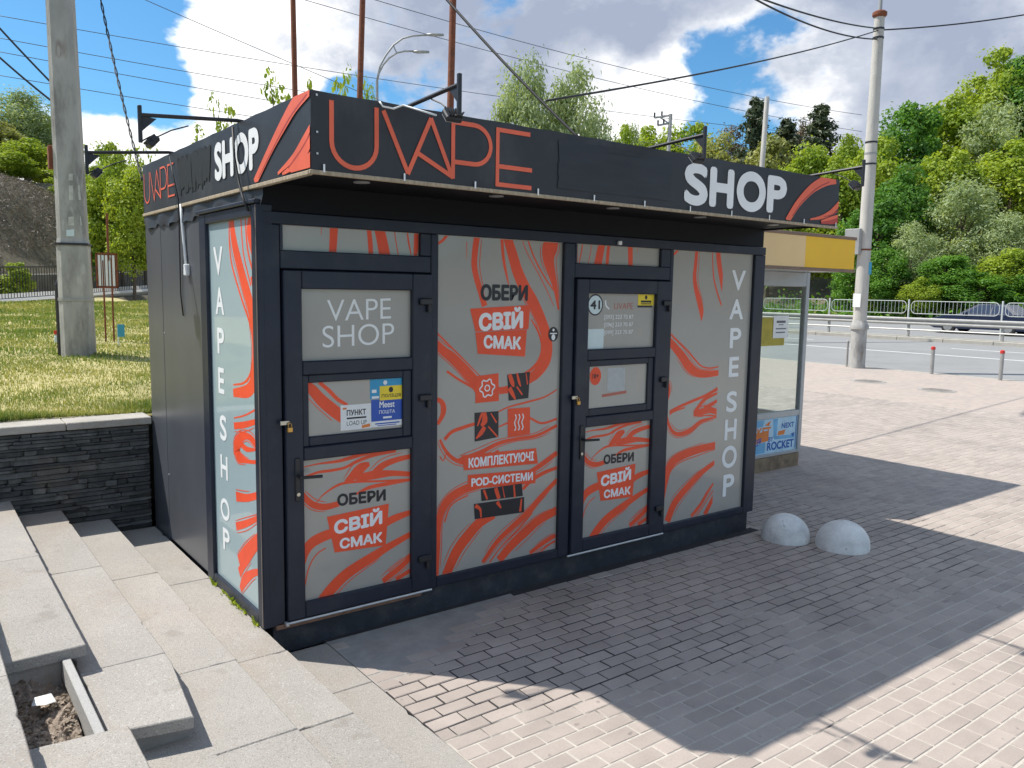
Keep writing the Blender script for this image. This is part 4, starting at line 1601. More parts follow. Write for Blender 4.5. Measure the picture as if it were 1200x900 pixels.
# ---- side window
sw = MB()
for a, b, xo in ((-.012, .092, -.032), (.932, 1.066, -.030)):
    sw.box(xo, .06, a + (.013 if a < 0 else 0), b, -.010, 2.417, .006)
sw.box(-.029, .06, .093, .931, 2.352, 2.417, .006)
sw.box(-.029, .06, .093, .931, -.010, .058, .006)
sw.box(-.045, .0, -.001, 1.078, 2.4175, 2.440, .004)
swo = sw.build('side_window_frame', FRAME, KP)
MB().box(-.033, -.029, .012, .020, .0, 2.41).build('corner_trim', mat('brown_trim', (.19, .15, .12), .5, var=.1), KP)
ps = MB().box(-.006, .02, .085, .94, .05, 2.36).build('glass_pane', mat('side_film', (.34, .44, .455), .45, spec=.5, var=.05, scale=1.2, coat=.6), KP)
PS = leftside(-.006)
mb = PB()
ribbons(mb, SIDE + strands(SIDE), (.095, .600, .060, 2.350), PS)
mb.build('swirl_print', REDV, ps)
wt_ = PB()
for ch, a, b, z1, z0 in [('V', .842, .664, 2.206, 2.030), ('A', .822, .660, 1.955, 1.785), ('P', .806, .672, 1.702, 1.538), ('E', .806, .690, 1.450, 1.285), ('S', .796, .666, 1.148, .985), ('H', .802, .662, .888, .735), ('O', .822, .646, .606, .462), ('P', .788, .656, .408, .262)]:
    text(wt_, ch, a, b, z0, z1, PS, .006, .028)
wt_.build('white_lettering', WHITEV, ps)
# conduit, socket and loose cables on the side wall
MB().tube([(-.018, 1.50, 2.52), (-.016, 1.49, 2.40), (-.012, 1.46, 2.20), (-.010, 1.44, 2.06)], .010, 8).build('white_conduit', WHITEV, KP, smooth=True)
MB().box(-.03, .0, 1.385, 1.445, 2.03, 2.11, .006).build('socket_box', PAPER, KP)
MB().tube([(-.03, .36, 2.87), (-.034, .33, 2.70), (-.032, .27, 2.55), (-.05, .16, 2.46), (-.04, .10, 2.38)], .007, 6).build('loose_cable', CABLEM, KP, smooth=True)
MB().tube([(-.03, 1.70, 2.86), (-.032, 1.62, 2.72), (-.028, 1.52, 2.55), (-.02, 1.55, 2.40), (-.010, 1.60, 1.9), (-.008, 1.56, 1.75)], .005, 6).build('loose_cable', CABLEM, KP, smooth=True)

# ---- canopy: soffit, roof, banners
MB().box(.0, 4.475, FY + .012, 2.56, 2.536, 2.556).build('soffit', HEADER, KP)
MB().box(-.004, 4.478, FY + .006, 2.563, 2.845, 2.872).build('roof', mat('roof_felt', (.05, .05, .052), .9, var=.2), KP)
for x in (.42, 1.32, 2.3, 3.2, 4.1):
    MB().lathe([(.045, 2.5355), (.045, 2.530), (.030, 2.528)], x, -.36, 16).build('downlight', mat('downlight_glass', (.30, .30, .31), .3), KP)


def banner(name, along0, along1, plane, n, parent):
    """slightly rippled banner cloth with a folded edge"""
    mb = MB()
    nz = 6
    for i in range(n + 1):
        a = along0 + (along1 - along0) * i / n
        for j in range(nz + 1):
            t = j / nz
            sag = -.004 * abs(math.sin(i * math.pi / 6)) * (1 - t) - .0035 * abs(math.sin(i * math.pi / 5)) * t
            z = FZB + (FZT - FZB) * t + (sag if j in (0, nz) else 0)
            k = .0016 * math.sin(a * 7 + t * 2) * math.sin(t * 3.1) + .0008 * math.sin(a * 19)
            mb.v.append(plane(a, z, k))
    mb.f = [(i * (nz + 1) + j, (i + 1) * (nz + 1) + j, (i + 1) * (nz + 1) + j + 1, i * (nz + 1) + j + 1) for i in range(n) for j in range(nz)]
    o = mb.build(name, BANNER, parent, smooth=True, fix=True)
    return o


KS = .5
BF = front(FY)
BL = leftside(-.011)
b_front = banner('banner', -.011, 4.485, BF, 60, KP)
b_left = banner('banner', FY, 2.570, BL, 44, KP)
banner('banner', FY, 2.570, lambda a, b, k: (4.485 + k, a, b), 40, KP)
banner('banner', -.011, 4.485, lambda a, b, k: (a, 2.570 + k, b), 50, KP)
# battens along the lower edge and grommet ties
MB().box(-.020, 4.488, FY - .010, FY + .012, 2.503, 2.5235, .003).build('batten', BATTEN, KP)
MB().box(-.022, .004, FY + .013, 2.572, 2.500, 2.5215, .003).build('batten', BATTEN, KP)
for i in range(11):
    x = .05 + i * .44
    MB().box(x - .005, x + .005, FY - .013, FY - .0105, 2.515, 2.553, .001).build('banner_tie', WHITEV, b_front)
for z in (2.60, 2.70, 2.87):
    MB().box(.012, .022, FY - .011, FY - .0075, z - .005, z + .005, .001).build('grommet', ALUM, b_front)
W_ = .024


def stroke(pts, w=W_):
    return [(a, b, w) for a, b in pts]


def arc(cx, cz, rx, rz, a0, a1, n=14):
    return [(cx + rx * math.cos(R(a0 + (a1 - a0) * i / n)), cz + rz * math.sin(R(a0 + (a1 - a0) * i / n))) for i in range(n + 1)]


LOGO = [stroke([(.094, 2.858)] + arc(.214, 2.668, .121, .116, 180, 360) + [(.335, 2.858)]),
        stroke([(.373, 2.850), (.515, 2.556)]), stroke([(.513, 2.552), (.652, 2.850)]), stroke([(.650, 2.850), (.788, 2.556)]), stroke([(.576, 2.662), (.790, 2.562)]),
        stroke([(.789, 2.556), (.789, 2.858)]), stroke([(.780, 2.850)] + [(.925, 2.850)] + arc(.925, 2.747, .110, .103, 90, -90) + [(.780, 2.644)]),
        stroke([(1.082, 2.858), (1.082, 2.542)]), stroke([(1.075, 2.848), (1.310, 2.848)]), stroke([(1.075, 2.651), (1.327, 2.651)]), stroke([(1.075, 2.552), (1.325, 2.552)])]
rF = (-.011, 4.483, 2.532, 2.890)
mb = PB()
ribbons(mb, LOGO, rF, BF, .0075, .00015, smooth=False)
SW1 = [[(4.42, 2.905, .10), (4.28, 2.868, .085), (4.10, 2.790, .075), (3.93, 2.665, .062), (3.80, 2.525, .055)],
       [(4.50, 2.725, .03), (4.45, 2.675, .045), (4.36, 2.620, .04), (4.24, 2.580, .028), (4.10, 2.556, .012)],
       [(4.50, 2.610, .02), (4.40, 2.585, .03), (4.25, 2.552, .012)]]
ribbons(mb, SW1, rF, BF, .0095, .00015)
mb.build('orange_lettering', REDB, b_front)
mb = PB()
ribbons(mb, [[(4.33, 2.862, .010), (4.17, 2.800, .012), (3.98, 2.680, .010), (3.86, 2.565, .006)], [(4.50, 2.575, .05), (4.40, 2.555, .035), (4.25, 2.538, .016)], [(4.50, 2.655, .008), (4.40, 2.615, .01), (4.28, 2.585, .006)]], rF, BF, .0104)
mb.build('dark_red_print', REDD, b_front)
mb = PB()
for ch, a, b, z0, z1 in [('S', 2.628, 2.870, 2.560, 2.842), ('H', 2.888, 3.150, 2.566, 2.836), ('O', 3.182, 3.520, 2.560, 2.846), ('P', 3.536, 3.776, 2.572, 2.842)]:
    text(mb, ch, a, b, z0, z1, BF, .0085, .055)
mb.build('white_lettering', WHITEB, b_front)
mb = PB()
r = random.Random(21)
ribbons(mb, [[(1.52 + r.uniform(0, .012), 2.585 + i * .0245, .03), (2.0, 2.585 + i * .0245 + r.uniform(-.006, .006), .032), (2.50 + r.uniform(-.012, .01), 2.585 + i * .0245, .026)] for i in range(11)], rF, BF, .0072, .00006)
mb.build('cover_patch', OVERB, b_front)
# left banner: logo, blacked-out block, SHOP, stripes
mb = PB()
LG2 = []
for st_ in LOGO:
    LG2.append([(2.52 - (a - .09) * .70, 2.71 + (b - 2.705) * .74, .013) for a, b, w in st_])
rL = (FY + .002, 2.568, 2.532, 2.890)
ribbons(mb, LG2, rL, BL, .0075, .00015, smooth=False)
SW2 = [[(-.70, 2.90, .07), (-.52, 2.855, .08), (-.38, 2.790, .075), (-.18, 2.680, .06), (.06, 2.530, .05)],
       [(-.70, 2.72, .03), (-.60, 2.660, .04), (-.48, 2.600, .035), (-.28, 2.545, .015)],
       [(-.70, 2.66, .05), (-.62, 2.61, .06), (-.50, 2.565, .04), (-.34, 2.536, .014)], [(-.70, 2.57, .075), (-.60, 2.555, .05), (-.45, 2.540, .02)]]
ribbons(mb, SW2, rL, BL, .0095, .00015)
mb.build('orange_lettering', REDB, b_left)
mb = PB()
ribbons(mb, [[(-.66, 2.875, .008), (-.45, 2.800, .010), (-.22, 2.680, .010), (.0, 2.550, .006)], [(-.70, 2.69, .008), (-.58, 2.625, .010), (-.42, 2.558, .008)]], rL, BL, .0104)
mb.build('dark_red_print', REDD, b_left)
mb = PB()
text(mb, 'SHOP', .752, -.010, 2.600, 2.828, BL, .0085, .05)
mb.build('white_lettering', WHITEB, b_left)
mb = PB()
r = random.Random(9)
ribbons(mb, [[(1.57 - i * .033 + r.uniform(-.012, .012), 2.845 - r.uniform(0, .03), .034), (1.54 - i * .031 + r.uniform(-.015, .015), 2.72, .046), (1.50 - i * .028 + r.uniform(-.012, .012), 2.600 + r.uniform(-.02, .04), .03)] for i in range(23)], rL, BL, .0072, .00006)
mb.build('overpainted_block', SCRIB, b_left)


# ---- floodlights on arms


def floodlight(bx, by, dirx, diry, L_, zt, label_unused=None):
    """arm from the roof edge outward, upright at its tip, small floodlight looking back"""
    ex, ey = bx + dirx * L_, by + diry * L_
    a = MB()
    a.tube([(bx - dirx * .35, by - diry * .35, 2.885), (bx, by, 2.905), (ex, ey, zt)], .011, 8)
    sx, sy = -diry, dirx
    a.box(ex - .010, ex + .010, ey - .010, ey + .010, zt - .145, zt + .050, .003)
    tri = [(ex - dirx * .008, ey - diry * .008, zt - .005), (ex - dirx * .085, ey - diry * .085, zt - .010), (ex - dirx * .008, ey - diry * .008, zt - .085)]
    v = [(p[0] + sx * .003, p[1] + sy * .003, p[2]) for p in tri] + [(p[0] - sx * .003, p[1] - sy * .003, p[2]) for p in tri]
    a.add(v, [(0, 1, 2), (5, 4, 3), (0, 3, 4, 1), (1, 4, 5, 2), (2, 5, 3, 0)])
    ao = a.build('lamp_arm', STEELB, KP)
    # lamp body: a shallow box tilted to face the banner
    c = Vector((ex - dirx * .060, ey - diry * .060, zt - .135))
    fwd = Vector((-dirx, -diry, -.9)).normalized()
    side = Vector((sx, sy, 0))
    up = side.cross(fwd)
    lb = MB().box(-.046, .046, -.015, .015, -.034, .034, .008)
    lb.v = [tuple(c + side * x + fwd * y + up * z) for x, y, z in lb.v]
    for k in range(6):
        f_ = MB().box(-.040 + k * .0145, -.035 + k * .0145, -.026, -.014, -.03, .03)
        lb.add([tuple(c + side * x + fwd * y + up * z) for x, y, z in f_.v], f_.f)
    lo = lb.build('floodlight', STEELB, ao)
    g = MB().box(-.038, .038, .0155, .018, -.027, .027)
    g.v = [tuple(c + side * x + fwd * y + up * z) for x, y, z in g.v]
    g.build('lamp_glass', LAMPGL, ao)
    MB().tube([(ex, ey, zt - .14), tuple(c - fwd * .03 + side * .052), tuple(c + side * .048)], .004, 6).build('lamp_bracket', STEELB, ao)
    MB().tube([tuple(c - fwd * .03), tuple(c - fwd * .05 + Vector((0, 0, -.04))), (ex - dirx * .16, ey - diry * .16, zt - .06), (ex - dirx * .25, ey - diry * .25, zt - .025)], .004, 5).build('lamp_cable', CABLEM, ao)


floodlight(.545, FY, 0, -1, .43, 2.925)
floodlight(2.345, FY, 0, -1, .40, 2.925)
floodlight(4.17, FY, 0, -1, .38, 2.925)
floodlight(-.011, .34, -1, 0, .52, 2.865)
floodlight(-.011, 1.80, -1, 0, .53, 2.845)
MB().tube([(.35, FY - .006, 2.89), (.36, FY - .02, 2.865), (.42, FY - .022, 2.862), (.47, FY - .03, 2.885), (.50, FY - .10, 2.86), (.53, FY - .25, 2.81)], .005, 6).build('white_lamp_lead', WHITEV, KP, smooth=True)

# ================================================================== SECOND KIOSK
k2 = empty('corner_kiosk', (6.2, 2.5, G), 'grey glazed kiosk with a yellow sign behind the vape kiosk', 'kiosk')
X0, X1, Y0, Y1 = 4.75, 7.42, 1.42, 3.75
bs = MB()
bs.box(X0, X1 - .01, Y0 + .01, Y1, G - .05, .0, .01)
bs.build('base', BASEB, k2)
for x, y in ((X0, Y0), (5.62, Y0), (X1 - .07, Y0), (X1 - .07, Y1 - .07), (X0, Y1 - .07)):
    MB().box(x, x + .07, y, y + .07, .001, 2.245, .006).build('corner_post', GREYAL, k2)


class RailB:
    def box(s, *a):
        MB().box(*a).build('rail', GREYAL, k2)


rl = RailB()
for z0, z1 in ((.002, .040), (.475, .545), (2.075, 2.244)):
    rl.box(X0 + .07, 5.62, Y0 + .004, Y0 + .066, z0, z1, .004)
    rl.box(5.69, X1 - .07, Y0 + .004, Y0 + .066, z0, z1, .004)
    rl.box(X1 - .066, X1 - .004, Y0 + .07, Y1 - .07, z0, z1 if z1 < .1 or z1 > 2 else .30, .004)
    rl.box(X0 + .07, X1 - .07, Y1 - .066, Y1 - .004, z0, z1, .004)
MB().box(5.70, X1 - .075, Y0 + .030, Y0 + .038, .546, 2.074).build('glass_pane', GLASS, k2)
MB().box(X1 - .040, X1 - .032, Y0 + .075, Y1 - .075, .301, 2.074).build('glass_pane', GLASS, k2)
MB().box(X0 + .08, X1 - .08, Y1 - .04, Y1 - .032, .546, 2.074).build('glass_pane', GLASS, k2)
MB().box(X0 + .02, X0 + .05, Y0 + .08, Y1 - .08, .04, 2.2).build('side_panel', GREYAL, k2)
MB().box(X0 + .08, 5.615, Y0 + .025, Y0 + .045, .04, 2.07).build('front_panel', GREYAL, k2)
MB().box(X1 - .17, X1 - .075, Y1 - .3, Y1 - .075, .05, 2.07).build('dark_column', STEELB, k2)
pp = MB().box(5.70, X1 - .075, Y0 + .020, Y0 + .040, .041, .474).build('poster_panel', PALEB, k2)
KS = .3
P2 = front(Y0 + .020)
mb = PB()
flat(mb, [(6.40, .30), (6.76, .33), (6.76, .20), (6.40, .17)], P2, .002)
text(mb, 'ROCKET', 6.20, 6.80, .255, .375, P2, .003, .04)
flat(mb, [(6.68, .40), (6.80, .45), (6.76, .38)], P2, .0032)
mb.build('orange_lettering', ORANGE, pp)
mb = PB()
text(mb, 'BY', 6.76, 6.86, .185, .245, P2, .004, .03)
text(mb, 'ROCKET', 6.74, 7.29, .075, .180, P2, .004, .045)
text(mb, 'NEXT', 7.02, 7.28, .330, .395, P2, .004, .035)
text(mb, 'ROCKET', 6.32, 6.62, .11, .19, P2, .004, .03, slope=.06)
flat(mb, [(7.22, .25), (7.30, .26), (7.27, .20)], P2, .0042)
flat(mb, [(6.56, .21), (6.62, .22), (6.60, .17)], P2, .0042)
flat(mb, [(7.315, .06), (7.33, .06), (7.33, .46), (7.315, .46)], P2, .0042)
mb.build('blue_lettering', DEEPB, pp)
mb = PB()
flat(mb, [(6.43, .46), (6.66, .46), (6.64, .385), (6.45, .37)], P2, .002)
flat(mb, [(6.84, .46), (6.94, .46), (6.92, .22), (6.86, .25)], P2, .002)
flat(mb, [(6.86, .245), (7.30, .235), (7.30, .19), (6.88, .205)], P2, .0022)
flat(mb, [(6.40, .15), (6.70, .19), (6.70, .06), (6.40, .05)], P2, .0018)
mb.build('blue_print', BLUEP, pp)
mb = PB()
flat(mb, [(6.96, .30), (7.10, .31), (7.08, .25), (6.94, .25)], P2, .0024)
mb.build('orange_print', ORANGE, pp)
# papers on the glass
MB().box(6.30, 6.98, Y0 + .024, Y0 + .027, 1.36, 1.70).build('olive_sheet', OLIVE, k2)
MB().box(6.74, 7.04, Y0 + .018, Y0 + .0215, 1.45, 1.72).build('notice', PAPER, k2)
mb = PB()
P3 = front(Y0 + .018)
for k, (a, b, h) in enumerate([(6.80, 6.98, .028), (6.84, 6.94, .010), (6.79, 7.0, .014), (6.79, 6.98, .014)]):
    flat(mb, [(a, 1.66 - k * .045), (b, 1.66 - k * .045), (b, 1.66 - k * .045 - h), (a, 1.66 - k * .045 - h)], P3, .001)
mb.build('notice_print', mat('grey_ink', (.12, .12, .14), .6, var=.1), k2)
# canopy sign
MB().box(X0, 7.34, .812, 1.8, 2.262, 2.62).build('sign_box', GREYAL, k2)
MB().box(X0 - .005, 6.338, .80, .811, 2.275, 2.612).build('sign_face', PEACH, k2)
MB().box(6.340, 7.325, .80, .811, 2.275, 2.612).build('sign_face', YELLOW, k2)
MB().box(X0 - .01, 7.345, .79, 1.5, 2.613, 2.648, .004).build('sign_edge', BROWNE, k2)
MB().box(X0 - .01, 7.345, .79, .83, 2.240, 2.2735, .004).build('sign_edge', BROWNE, k2)
MB().box(X0, 7.34, .831, 3.85, 2.248, 2.2615).build('canopy_soffit', GREYAL, k2)
MB().box(X0, 7.34, 1.801, 3.85, 2.2625, 2.62).build('roof_box', GREYAL, k2)

# ================================================================== STREET FURNITURE
# concrete half-sphere bollards


def half_sphere(cx, cy, r, label):
    prof = [(r * 1.0, G - .02), (r * 1.015, G + .03)] + [(r * math.cos(a), G + .035 + (r * .93) * math.sin(a)) for a in [R(q) for q in range(4, 88, 6)]] + [(.006, G + .035 + r * .93)]
    mb = MB().lathe(prof, cx, cy, 40)
    rr = random.Random(cx)
    ph = rr.uniform(0, 6)
    mb.v = [(x + .004 * math.sin(9 * y + ph) * (z > G + .04), y + .004 * math.sin(8 * x + ph), z) for x, y, z in mb.v]
    o = mb.build('half_sphere_bollard', CONCB, smooth=60)
    tag(o, label, 'bollard', 'concrete half-sphere bollards')


half_sphere(4.54, -.34, .205, 'grey concrete half-sphere bollard next to the kiosk corner')
half_sphere(4.74, -.77, .215, 'grey concrete half-sphere bollard farther out from the kiosk')

# thin kerb bollards with red caps


def thin_bollard(x, y, h, r, label, lean=0, cap=REDCAP):
    e = empty('post_bollard', (x, y, G), label, 'bollard', 'thin bollards along the kerb')
    MB().tube([(x, y, G - .02), (x + lean, y, G + h - .09)], r, 14).build('shaft', GALV, e, smooth=40)
    MB().tube([(x + lean, y, G + h - .089), (x + lean, y, G + h - .02), (x + lean, y, G + h)], [r * 1.15, r * 1.15, r * .5], 14).build('cap', cap, e, smooth=40)


thin_bollard(21.6, 6.60, .78, .05, 'thin grey bollard with red cap left of the other')
thin_bollard(21.6, 4.80, .80, .05, 'thin grey bollard with red cap nearest the right edge')
thin_bollard(21.55, 9.15, .80, .03, 'slim grey post just left of the tall pole', cap=GALV)

# manhole covers
for (x, y, lab) in ((18.0, 6.45, 'rusty round manhole cover in the paving near the pole'), (17.6, 4.55, 'grey round manhole cover in the paving nearer the kerb posts')):
    e = empty('manhole_cover', (x, y, G), lab, 'manhole cover')
    MB().lathe([(.42, G - .02), (.42, G + .006), (.36, G + .008)], x, y, 28).build('rim', CEMENT, e)
    c_ = MB().lathe([(.33, G - .01), (.33, G + .011), (.30, G + .013), (.05, G + .013)], x, y, 28)
    for i in range(-3, 4):
        c_.box(x - .25, x + .25, y + i * .07 - .012, y + i * .07 + .012, G + .0125, G + .017)
    c_.build('lid', CAST, e)

# tall round concrete pole
pb_ = (21.43, 8.75)
pole = empty('concrete_lamp_pole', (*pb_, G), 'tall pale round concrete pole standing at the kerb on the right', 'pole')
zc_ = lambda y: 1.965 + 0
MB().lathe([(.23, G - .05), (.225, G + 1.15), (.27, G + 1.17), (.27, G + 1.27), (.23, G + 1.33), (.20, G + 1.42)], *pb_, 24).build('pole_base', CONC, pole, smooth=35)
MB().lathe([(.195, G + 1.40), (.185, 3.2), (.172, 5.5), (.155, 8.0), (.14, 9.95)], *pb_, 24).build('shaft', CONCR, pole, smooth=35)
MB().lathe([(.155, 9.95), (.20, 10.0), (.20, 10.08), (.15, 10.12)], *pb_, 20).build('rusty_collar', RUST, pole)
MB().lathe([(.055, 10.12), (.05, 11.6)], *pb_, 12).build('mast_tip', GALV, pole)
for z, mm in ((3.32, RUST), (5.8, STEELB), (6.10, GALV), (6.42, STEELB), (9.35, STEELB), (9.6, STEELB)):
    MB().lathe([(.20 - .006 * z + .012, z), (.20 - .006 * z + .014, z + .05)], *pb_, 20).build('band', mm, pole)
MB().box(pb_[0] - .35, pb_[0] - .20, pb_[1] - .02, pb_[1] + .45, 3.2, 3.95, .01).build('grey_panel', GALV, pole)
MB().box(pb_[0] - .02, pb_[0] + .13, pb_[1] - .192, pb_[1] - .150, 2.62, 2.98).build('blue_sticker', BLUET, pole)
MB().box(pb_[0] - .24, pb_[0] - .232, pb_[1] - .12, pb_[1] + .12, 1.65, 2.05).build('paper_remains', PAPER, pole)

# left concrete pole with paper remains
lp = at(93, 418, 11.0)
lpx, lpy = lp.x, lp.y
lz0 = lawn_z(lpx, lpy)
lpole = empty('concrete_utility_pole', (lpx, lpy, lz0), 'grey square-edged concrete pole on the lawn at the left', 'pole')


def sq_section(h, c):
    return [(-h, -h + c), (-h + c, -h), (h - c, -h), (h, -h + c), (h, h - c), (h - c, h), (-h + c, h), (-h, h - c)]


def tapered(zs, hs, lean, rot, ch=.35):
    mb = MB()
    cr, sr = math.cos(rot), math.sin(rot)
    for z, h in zip(zs, hs):
        for a, b in sq_section(h, h * ch):
            mb.v.append((lpx + a * cr - b * sr + lean[0] * (z - lz0), lpy + a * sr + b * cr + lean[1] * (z - lz0), z))
    n = 8
    for i in range(len(zs) - 1):
        for k in range(n):
            k2 = (k + 1) % n
            mb.f.append((i * n + k, i * n + k2, (i + 1) * n + k2, (i + 1) * n + k))
    mb.f.append(tuple(range((len(zs) - 1) * n, len(zs) * n)))
    return mb


LEAN = (-.008, 0)
tapered([lz0 - .1, lz0 + 1.45, lz0 + 1.56], [.193, .185, .172], LEAN, R(-20)).build('pole_base', CONC, lpole)
tapered([lz0 + 1.56, lz0 + 9.5], [.170, .125], LEAN, R(-20)).build('shaft', CONC, lpole)
tapered([lz0 + 1.47, lz0 + 1.50], [.199, .199], LEAN, R(-20)).build('band', STEELB, lpole)
tapered([lz0 + .74, lz0 + .78], [.197, .197], LEAN, R(-20)).build('band', GALV, lpole)
vdir = (CAM - lp)
vdir.z = 0
vdir.normalize()
sd = Vector((-vdir.y, vdir.x, 0))
for (s0, z0, w, h, m_) in ((-.03, 2.05, .14, .20, PAPER), (-.02, 1.72, .16, .13, PAPER), (.03, 1.58, .12, .10, PALES), (-.02, 2.30, .11, .10, PAPER)):
    c = Vector((lpx, lpy, 0)) + vdir * .178 - sd * s0
    mb = MB()
    hd = .012
    mb.v = [tuple(c + sd * (-w / 2) + Vector((0, 0, lz0 + z0))), tuple(c + sd * (w / 2) + Vector((0, 0, lz0 + z0 + .01))), tuple(c + sd * (w / 2 - .01) + Vector((0, 0, lz0 + z0 + h))), tuple(c + sd * (-w / 2 + .005) + Vector((0, 0, lz0 + z0 + h - .015)))]
    mb.f = [(0, 1, 2, 3)]
    mb.build('paper_remains', mat('torn_paper', (.50, .49, .45), .8, var=.25, scale=14) if m_ is PAPER else m_, lpole)
c = Vector((lpx, lpy, 0)) - sd * .21 + vdir * .02
MB().tube([tuple(c + Vector((0, 0, lz0 - .02))), tuple(c + Vector((0, 0, lz0 + .95))), tuple(c + sd * .06 + Vector((0, 0, lz0 + 1.1)))], .045, 8).build('cable_duct', STEELB, lpole)
c = Vector((lpx, lpy, 0)) + sd * .17 - vdir * .06
MB().tube([tuple(c + Vector((0, 0, lz0))), tuple(c + sd * .02 + Vector((0, 0, lz0 + 1.4)))], .014, 6).build('earth_wire', RUST, lpole)
c = Vector((lpx, lpy, 0)) - sd * .2
MB().box(c.x - .06, c.x + .06, c.y - .06, c.y + .06, lz0 + 2.45, lz0 + 2.75, .01).build('rusty_bracket', RUST, lpole)

# rusty timetable frame on two legs with a long mast
sg = at(133, 389, 13.2)
sz = lawn_z(sg.x, sg.y)
sgn = empty('striped_notice_frame', (sg.x, sg.y, sz), 'rusty frame with pale striped sheet on thin legs behind the left pole', 'sign')
ax = sd
bx_ = Vector((sg.x, sg.y, sz))
for s_, h in ((-.115, 1.30), (.005, 1.35)):
    p_ = bx_ + ax * s_
    MB().tube([tuple(p_ + Vector((0, 0, -.1))), tuple(p_ + Vector((0, 0, h)))], .014, 8).build('leg', RUST, sgn)
p_ = bx_ - ax * .03
MB().tube([tuple(p_ + Vector((0, 0, 1.3))), tuple(p_ + Vector((0, 0, 2.05)))], .018, 8).build('mast', RUST, sgn)


def facing_box(mbx, c, u0, u1, z0, z1, d0, d1):
    v = []
    for z in (z0, z1):
        for d in (d0, d1):
            for u in (u0, u1):
                q = c + ax * u + vdir * d
                v.append((q.x, q.y, c.z + z))
    mbx.add(v, [(0, 2, 3, 1), (4, 5, 7, 6), (0, 1, 5, 4), (2, 6, 7, 3), (0, 4, 6, 2), (1, 3, 7, 5)])


c = bx_ - ax * .06
mb = MB()
for u0, u1, z0, z1 in ((-.16, -.13, .86, 1.42), (.13, .16, .86, 1.42), (-.16, .16, 1.39, 1.42), (-.16, .16, .86, .89)):
    facing_box(mb, c, u0, u1, z0, z1, -.015, .015)
mb.build('sign_frame', RUST, sgn)
for i, m_ in enumerate((PAPER, PALES, PAPER, PALES, PAPER)):
    mb = MB()
    facing_box(mb, c, -.125 + i * .051, -.125 + i * .051 + .036, .895, 1.385, .0, .008)
    mb.build('sheet_strip', m_, sgn)
mb = MB()
facing_box(mb, c, -.128, .128, .892, 1.388, -.008, -.001)
mb.build('backing', RUST, sgn)
# blue tag on a stake
tg = at(142, 395, 12.4)
tz = lawn_z(tg.x, tg.y)
e = empty('stake_tag', (tg.x, tg.y, tz), 'small blue tag on a short white stake in the grass', 'tag')
c = Vector((tg.x, tg.y, tz))
mb = MB()
facing_box(mb, c, -.05, -.03, -.05, .34, -.008, .008)
mb.build('stake', PAPER, e)
mb = MB()
facing_box(mb, c, -.05, .05, .15, .34, .009, .02)
mb.build('tag_plate', BLUET, e)
# litter bottle by the pole
tg = at(66, 393, 12.6)
tz = lawn_z(tg.x, tg.y)
e = empty('litter_bottle', (tg.x, tg.y, tz), 'small red-capped bottle lying in the grass left of the pole', 'bottle')
MB().lathe([(.03, tz), (.032, tz + .10), (.014, tz + .14)], tg.x, tg.y, 12).build('body', PALES, e)
MB().lathe([(.032, tz + .141), (.032, tz + .20)], tg.x, tg.y, 12).build('cap', REDCAP, e)

# ---- railing beyond the lawn
rl = empty('lawn_railing', (F1.x, F1.y, 1.2), 'dark metal railing with thin vertical bars along the foot of the slope', 'railing')
A_ = F1 - FD * 9
Ltot = 32.0


def fz(s_):
    return 1.32 + .030 * (s_ - 9)


rails = MB()
for z in (1.10, .12):
    rails.tube([(A_.x + FD.x * s_, A_.y + FD.y * s_, fz(s_) + z) for s_ in np.linspace(0, Ltot, 17)], .028, 6)
rails.build('rail', STEELB, rl)
bars = MB()
s_ = 0
while s_ < Ltot:
    p_ = A_ + FD * s_
    bars.box(p_.x - .010, p_.x + .010, p_.y - .010, p_.y + .010, fz(s_) + .12, fz(s_) + 1.10)
    s_ += .17
o = bars.build('bars', STEELB, rl)
tag(o, kind='stuff')
kb = MB()
kb.tube([(A_.x + FD.x * q + FN.x * .12, A_.y + FD.y * q + FN.y * .12, fz(q) + .03) for q in np.linspace(0, Ltot, 17)], .24, 4)
o = kb.build('kerb_edging', mat('pale_edging', (.70, .66, .60), .9, var=.1))
tag(o, kind='structure')
rw = MB()
for q in np.linspace(0, Ltot, 33):
    p_ = A_ + FD * q + FN * 1.6
    rw.v += [(p_.x, p_.y, fz(q) - .2), (p_.x, p_.y, fz(q) + .78), (p_.x + FN.x * .35, p_.y + FN.y * .35, fz(q) + .80), (p_.x + FN.x * .35, p_.y + FN.y * .35, fz(q) - .2)]
for i in range(32):
    rw.f += [(4 * i + a, 4 * i + 4 + a, 4 * i + 5 + a, 4 * i + 1 + a) for a in (0, 1, 2)]
o = rw.build('slope_foot_wall', mat('rough_foot_wall', (.12, .115, .10), .95, var=.5, scale=2.5, bump=.8, bscale=8), fix=True)
tag(o, 'low dark stone wall behind the railing at the foot of the slope', 'wall')

# ---- crash barrier on the median
gr = empty('crash_barrier', (34.5, 14, road_z(34) + .13), 'double steel crash barrier along the central strip of the road', 'barrier')
zb_ = road_z(34.5) + .13
prof = [(.0, .86), (-.06, .81), (-.06, .76), (.0, .71), (.0, .67), (-.06, .62), (-.06, .58), (.0, .54)]
mb = MB()
ys_ = [-30, 70]
mb.v = [(34.45 + a, y, zb_ + b - .02) for y in ys_ for a, b in prof]
n = len(prof)
mb.f = [(i, i + 1, n + i + 1, n + i) for i in range(n - 1)]
mb.build('beam', GALV, gr)
MB().tube([(34.46, -30, zb_ + .30), (34.46, 70, zb_ + .30)], .035, 6).build('lower_rail', GALV, gr)
for y in np.arange(-21.2, 60, 3.9):
    MB().box(34.47, 34.57, y - .05, y + .05, zb_ - .1, zb_ + .83, .01).build('post', GALV, gr)
